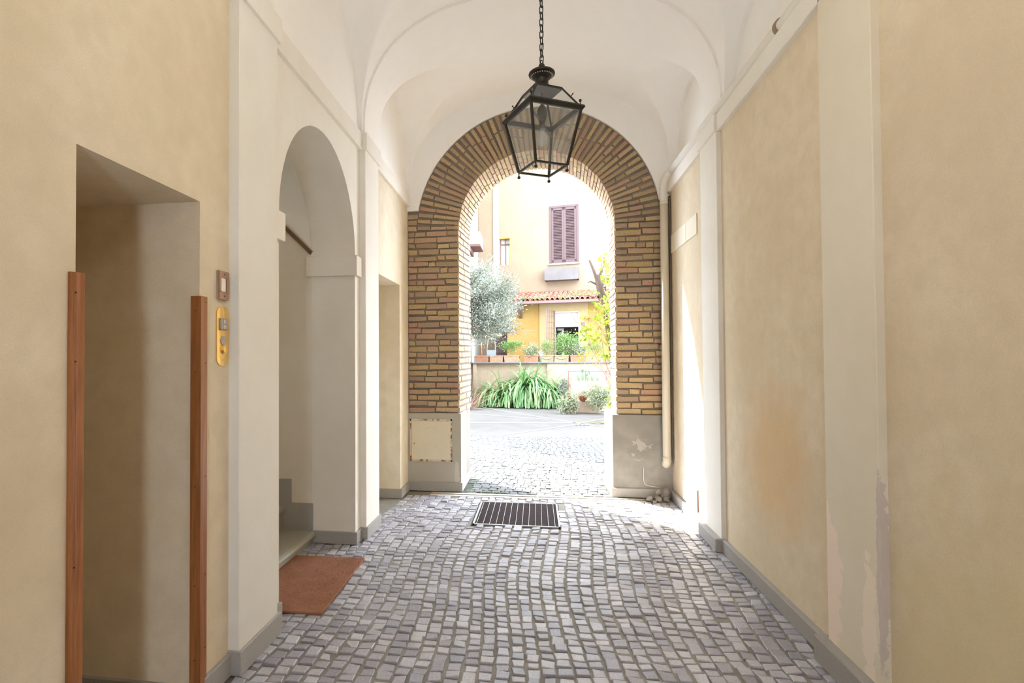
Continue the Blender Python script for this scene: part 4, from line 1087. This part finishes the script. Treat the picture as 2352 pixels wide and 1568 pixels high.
# bare thorny shrub at left jamb
bs = empty('bare_shrub', (-1.98, 15.9, 0), 0, 'leafless twiggy shrub by the left edge of the opening', 'shrub')
s = MB()
for _ in range(42):
    p = Vector((jit(.08), jit(.1), 0)); d = Vector((random.uniform(-.2, 1.0), jit(.4), random.uniform(.3, 1.3))).normalized(); pts = [p.copy()]; L = random.uniform(.5, 1.25)
    for k in range(7): p = p+d*L/7; d = (d+Vector((jit(.25), jit(.2), jit(.25)-.06))).normalized(); p.z = max(p.z, .02); p.x = max(p.x, -.10); pts.append(p.copy())
    s.tube(pts, [.007, .006, .005, .004, .004, .003, .003, .002], 4)
s.build('branches', MT['twig'], bs)

# ------------------------------------------------------------------ right side: trough with cactus, pots, ivy
rt = empty('stone_trough', (1.42, 15.9, 0), T6, 'rough stone trough with cactus and a thin rusty rail', 'trough')
s = MB(); s.bbox(-.42, .75, -.10, .35, 0, .86, .015); s.build('body', MT['terrace'], rt)
s = MB(); s.box(-.52, 1.0, .0, .02, 1.125, 1.145); 
for x in (-.5, -.02, .55, .95): s.box(x-.012, x+.012, 0, .022, .6, 1.14)
s.build('rail', MT['rust'], rt)
ct = empty('prickly_cactus', (1.36, 16.05, .86), 0, 'flat-lobed green cactus growing out of the stone trough', 'cactus')
s = MB()
def pad(c, w_, h_, ang_):
    b0 = len(s.v); n_ = 12; ca, sa = math.cos(ang_), math.sin(ang_)
    for yy, k in ((-.02, .8), (0, 1), (.02, .8)):
        for i in range(n_):
            a = 2*PI*i/n_; x = w_*k*math.cos(a); z = h_*k*math.sin(a); s.v.append((c[0]+x*ca-z*sa, c[1]+yy, c[2]+h_+x*sa+z*ca))
    for r_ in range(2):
        for i in range(n_): s.f.append((b0+r_*n_+i, b0+r_*n_+(i+1) % n_, b0+(r_+1)*n_+(i+1) % n_, b0+(r_+1)*n_+i))
    s.f.append(tuple(b0+i for i in range(n_))[::-1]); s.f.append(tuple(b0+2*n_+i for i in range(n_)))
for (x, z, w_, h_, a) in ((-.15, 0, .05, .10, .2), (-.02, 0, .05, .13, -.1), (.12, 0, .045, .10, .1), (.25, 0, .05, .09, -.2), (-.05, .22, .04, .09, .4), (.0, .24, .035, .10, -.2), (.17, .18, .03, .11, 0), (.38, 0, .05, .08, .2), (.10, .12, .04, .09, -.4)): pad((x, 0, z), w_, h_, a)
s.build('pads', MT['cactus'], ct, True)
lb = empty('low_stone_block', (1.28, 15.35, 0), T6, 'low stone block carrying the two small orange pots', 'block')
s = MB(); s.bbox(-.40, .45, -.12, .2, 0, .345, .02); s.build('body', MT['terrace'], lb)
def tpot(loc, r0_, r1_, h_, lab, name='clay_pot'):
    pe = empty(name, loc, 0, lab, 'pot'); s = MB(); s.lathe([(r0_, 0), (r1_*.95, h_*.8), (r1_, h_*.8), (r1_*1.03, h_), (r1_*.9, h_), (r1_*.88, h_*.85), (.001, h_*.85)], n=18); s.build('body', MT['orangepot'], pe, True); return pe
tpot((.905, 15.32, .345), .055, .085, .15, 'small orange clay pot, the left one on the low stone block')
tpot((1.27, 15.28, .345), .085, .145, .15, 'wider orange clay bowl, the right one on the low stone block')
for (x_, lab, r_, n_) in ((.905, 'little green plant in the small left orange pot', (.10, .08, .09), 140), (1.27, 'pale trailing plant in the wide orange bowl', (.22, .1, .07), 260)):
    pe = empty('small_plant', (x_, 15.3, .48), 0, lab, 'plant'); bush('foliage', MT['varieg'], pe, (0, 0, .07), r_, n_, .045, .013)
for (loc, r_, n_, lab) in (((.80, 15.0, 0), (.26, .2, .26), 1500, 'variegated ivy hanging down left of the small orange pots'), ((1.02, 14.95, 0), (.12, .15, .28), 800, 'narrow strand of variegated ivy trailing between the two orange pots'), ((1.72, 15.0, .12), (.46, .3, .38), 3200, 'big mound of cream and green variegated ivy right of the pots')):
    pe = empty('variegated_ivy', loc, 0, lab, 'ivy', 'variegated ivy around the stone block'); bush('foliage', MT['varieg'], pe, (0, 0, r_[2]*1.0), r_, n_, .045, .015, droop=.8, clumps=40)
    stems('stem', MT['twig'], pe, (0, 0, .0), [(jit(r_[0]*.7), jit(.1), r_[2]*random.uniform(.6, 1.5)) for _ in range(8)], .005)
sc_ = empty('succulent_clump', (.80, 16.3, 0), 0, 'blue-grey succulent clump between the ferns and the stone trough', 'plant')
bush('foliage', MT['olive'], sc_, (0, 0, .68), (.17, .15, .28), 420, .07, .018)
stems('stem', MT['twig'], sc_, (0, 0, 0), [(jit(.1), jit(.1), .6+jit(.1)) for _ in range(8)])
s = MB(); s.lathe([(.16, 0), (.20, .2), (.24, .38), (.26, .40), (.26, .46), (.22, .46), (.21, .40), (.001, .38)], n=22)
pe = empty('large_clay_pot', (1.98, 12.9, 0), 0, 'large reddish clay pot just peeping past the right jamb', 'pot'); s.build('body', MT['terracotta'], pe, True)

# climbing yellow-leaved tree on the right
yt = empty('climbing_tree', (2.02, 13.3, 0), 0, 'slender climbing tree with big yellow-green leaves against the right edge', 'tree')
s = MB(); tips = []
def branch(p, d, L, r_, depth):
    pts = [p.copy()]; nseg = 6
    for k in range(nseg):
        p = p+d*L/nseg; d = (d+Vector((jit(.16), jit(.12), jit(.12)+.03))).normalized(); pts.append(p.copy())
        if depth > 0 and k >= 2 and random.random() < .55: branch(p.copy(), (d+Vector((random.uniform(-.8, .2), jit(.4), random.uniform(-.1, .5)))).normalized(), min(.8, L*random.uniform(.25, .45)), r_*.5, depth-1)
        if depth < 2: tips.append(p.copy())
    s.tube(pts, [r_*(1-.11*i) for i in range(len(pts))], 6)
branch(Vector((.05, 0, 0)), Vector((-.05, 0, 1)).normalized(), 3.5, .028, 2)
branch(Vector((.05, .1, 0)), Vector((-.20, 0, 1)).normalized(), 2.6, .022, 2)
branch(Vector((0, -.1, .3)), Vector((-.50, 0, 1)).normalized(), 2.0, .018, 2)
branch(Vector((.1, 0, 0)), Vector((-.02, 0, 1)).normalized(), 3.7, .022, 2)
s.build('branches', MT['twig'], yt); s = MB()
tips += [Vector((random.uniform(-.36, .0), jit(.12), random.uniform(2.5, 3.85))) for _ in range(26)] + [Vector((random.uniform(-.6, .0), jit(.12), random.uniform(1.3, 2.9))) for _ in range(20)]
tips += [Vector((random.uniform(-.95, -.2), jit(.12), random.uniform(1.35, 2.7))) for _ in range(26)]
tips = [t_ for t_ in tips if t_.x > (-.98 if t_.z < 2.75 else -.42) and t_.z < 3.9]
for t_ in tips[-40:]:
    q_ = Vector((random.uniform(-.05, .08), 0, max(.3, t_.z-random.uniform(.4, .9)))); s.tube([q_, q_.lerp(t_, .5)+Vector((0, 0, -.05)), t_], [.009, .006, .003], 5)
s.build('twigs', MT['twig'], yt)
tp = np.array([tuple(t_) for t_ in tips]); nY = 900; k = rng.integers(0, len(tp), nY)
cpos = tp[k]+rng.normal(0, .08, (nY, 3)); V, Fc = leaves(cpos, np.tile([[0, 0, -.2]], (nY, 1)), rng.uniform(.07, .15, nY), rng.uniform(.02, .042, nY), .9)
np_build('leaves', V, Fc, MT['yleaf'], yt)
# ivy mass at the foot of the tree
pe = empty('green_groundcover', (2.05, 14.3, 0), 0, 'bright green bushy growth at the foot of the climbing tree', 'shrub')
bush('foliage', MT['yleaf'], pe, (0, 0, .55), (.26, .2, .5), 1300, .06, .02, clumps=40)
# dead stump
ds = empty('dead_branch_stub', (1.62, 13.6, 0), 0, 'dead brown pruned branch stub with bare forks above the roof tiles', 'tree')
s = MB(); s.tube([(.30, .1, 0), (.22, .05, 1.5), (.05, 0, 2.8), (-.06, 0, 3.25), (-.14, 0, 3.55)], [.05, .045, .07, .085, .05], 9)
s.tube([(-.10, 0, 3.35), (-.20, -.02, 3.65), (-.30, 0, 3.92)], [.05, .035, .025], 7); s.tube([(-.08, 0, 3.45), (.03, 0, 3.75), (.06, 0, 4.0)], [.045, .03, .02], 7); s.tube([(-.10, 0, 3.3), (-.28, 0, 3.40), (-.34, 0, 3.37)], [.03, .02, .012], 6); s.tube([(-.05, 0, 3.05), (-.22, 0, 3.0), (-.36, 0, 3.06)], [.03, .018, .012], 6)
s.build('trunk', MT['deadwood'], ds)
s = MB()
for _ in range(70):
    p = Vector((random.uniform(-.12, .12), jit(.08), random.uniform(2.7, 3.5))); s.tube([p, p+Vector((jit(.09), jit(.05), random.uniform(-.22, -.05)))], [.008, .003], 4)
s.build('shredded_bark', MT['deadwood'], ds)

# ------------------------------------------------------------------ olive tree on the left
ot = empty('olive_tree', (-2.3, 12.2, 0), 0, 'silver-leaved olive tree reaching in from the left of the courtyard', 'tree')
s = MB(); s.tube([(0, 0, 0), (.05, .05, .8), (.12, 0, 1.6), (.30, -.02, 2.2)], [.11, .09, .08, .06], 10)
btips = []
def obr(p, d, L, r_, depth):
    pts = [p.copy()]; nseg = 6
    for k in range(nseg):
        p = p+d*L/nseg; d = (d+Vector((jit(.2), jit(.2), jit(.2)))).normalized(); pts.append(p.copy()); 
        if depth > 0 and k >= 1: obr(p.copy(), (d+Vector((jit(.9), jit(.9), jit(.8)))).normalized(), L*.5, r_*.5, depth-1)
        if depth < 2: btips.append((p.copy(), d.copy()))
    s.tube(pts, [r_*(1-.12*i) for i in range(len(pts))], 5)
for d0 in ((.9, 0, .35), (.8, .3, .8), (.4, -.3, 1.0), (.9, -.2, .0), (-.3, .2, 1), (.7, .1, 1.2), (1.0, .1, .15), (.9, .05, .6)):
    obr(Vector((.25, 0, 2.15)), Vector(d0).normalized(), 1.25, .028, 2)
s.build('branches', MT['olivebark'], ot)
bt_ = [(p, d) for p, d in btips if p.z > 1.85 and (p.x-1.0)**2/1.05**2+(p.z-2.82)**2/.92**2 < 1.0]
for _ in range(900):
    v_ = Vector((random.gauss(0, 1), random.gauss(0, 1), random.gauss(0, 1))).normalized()*random.random()**.45
    bt_.append((Vector((1.0+v_.x*.93, v_.y*.6, 2.82+v_.z*.84)), v_.normalized()))
tp = np.array([tuple(p) for p, d in bt_]); td = np.array([tuple(d) for p, d in bt_]); nO = 34000
k = rng.integers(0, len(tp), nO); cpos = tp[k]+rng.normal(0, .075, (nO, 3))
V, Fc = leaves(cpos, td[k], rng.uniform(.04, .075, nO), rng.uniform(.007, .012, nO), .7); np_build('leaves', V, Fc, MT['olive'], ot)

# roof weeds
pe = empty('roof_weeds', (0, 18.8, 0), A8, 'patches of green weeds growing between the roof tiles', 'plant', None, 'stuff')
Vs = []; 
cl = [(-.3, -.42, 3.5, .03), (.35, -.38, 3.52, .12), (.05, -.44, 3.48, .06), (1.0, -.42, 3.5, .08), (1.35, -.1, 3.62, .14), (1.7, -.2, 3.6, .12), (1.95, .0, 3.62, .12), (2.2, -.3, 3.55, .15)]
P = np.concatenate([rng.normal(0, 1, (90, 3))*np.array([.09, .08, c_[3]*.5])+np.array(c_[:3])+np.array([0, 0, .04]) for c_ in cl])
V, Fc = leaves(P, np.tile([[0, 0, 1.]], (len(P), 1)), rng.uniform(.03, .07, len(P)), rng.uniform(.008, .014, len(P)), .6); np_build('foliage', V, Fc, MT['shrub'], pe)
# weeds along the drain / left plinth
pe = empty('green_weeds', (-.4, 6.1, 0), 0, 'tiny green weeds sprouting along the edge of the drain strip', 'weed', None, 'stuff')
P = np.concatenate([np.stack([rng.uniform(-.42, .05, 170), rng.uniform(-.03, .02, 170)+.0, np.zeros(170)], 1), np.stack([rng.normal(-.36, .05, 160), rng.uniform(.05, .9, 160), np.zeros(160)], 1), np.stack([rng.normal(.36, .03, 20), rng.normal(0, .01, 20), np.zeros(20)], 1)])
V, Fc = leaves(P, np.tile([[0, 0, 1.]], (len(P), 1)), rng.uniform(.008, .022, len(P)), rng.uniform(.002, .004, len(P)), .8); np_build('foliage', V, Fc, MT['weed'], pe)
# fallen leaves
def fleaf(loc, sz, rz, lab, mk='redleaf'):
    s = MB(); P = []
    for i in range(9):
        t_ = i/8; w_ = sz*.28*math.sin(PI*t_)**.8; P.append((t_*sz-sz/2, w_, .012+.015*math.sin(t_*3)))
    n_ = len(P); s.v = [p for p in P]+[(p[0], -p[1], p[2]+.01) for p in P]+[(p[0], 0, p[2]-.004) for p in P]
    for i in range(n_-1): s.f += [(i, i+1, 2*n_+i+1, 2*n_+i), (2*n_+i, 2*n_+i+1, n_+i+1, n_+i)]
    o = s.build('fallen_leaf', MT[mk], None, True, loc); o.rotation_euler = (0, 0, rz); tag(o, lab, 'leaf', 'fallen leaves in the courtyard')
fleaf((1.30, 12.9, 0), .16, .3, 'curled orange leaf on the courtyard paving, middle of the three near the drain holes')
fleaf((1.02, 12.9, 0), .17, .8, 'dull green and brown leaf, leftmost of the three on the courtyard paving')
fleaf((1.52, 12.95, 0), .22, 1.9, 'large yellow-orange leaf, rightmost of the three on the courtyard paving')
fleaf((.22, 14.4, 0), .09, .4, 'small orange leaf lying alone before the tallest fern')
fleaf((.98, 8.30, .0), .08, .4, 'small dark brown leaf on the cobbles near the right jamb')
fleaf((.42, 5.97, .004), .055, .2, 'little yellow leaf lying on the drain strip')
dh = empty('drain_cover', (1.02, 12.45, 0), 0, 'small round drain holes in a row on the courtyard paving', 'drain')
s = MB()
for k in range(4): s.prism([(k*.085-.13+.028*math.cos(2*PI*i/10), .04*math.sin(2*PI*i/10)) for i in range(10)], 'z', .0, .006)
o = s.build('holes', MT['darkpit'], dh); recalc(o)
cvr = MB(); cvr.box(.30, .95, -.01, .01, -.004, .006)
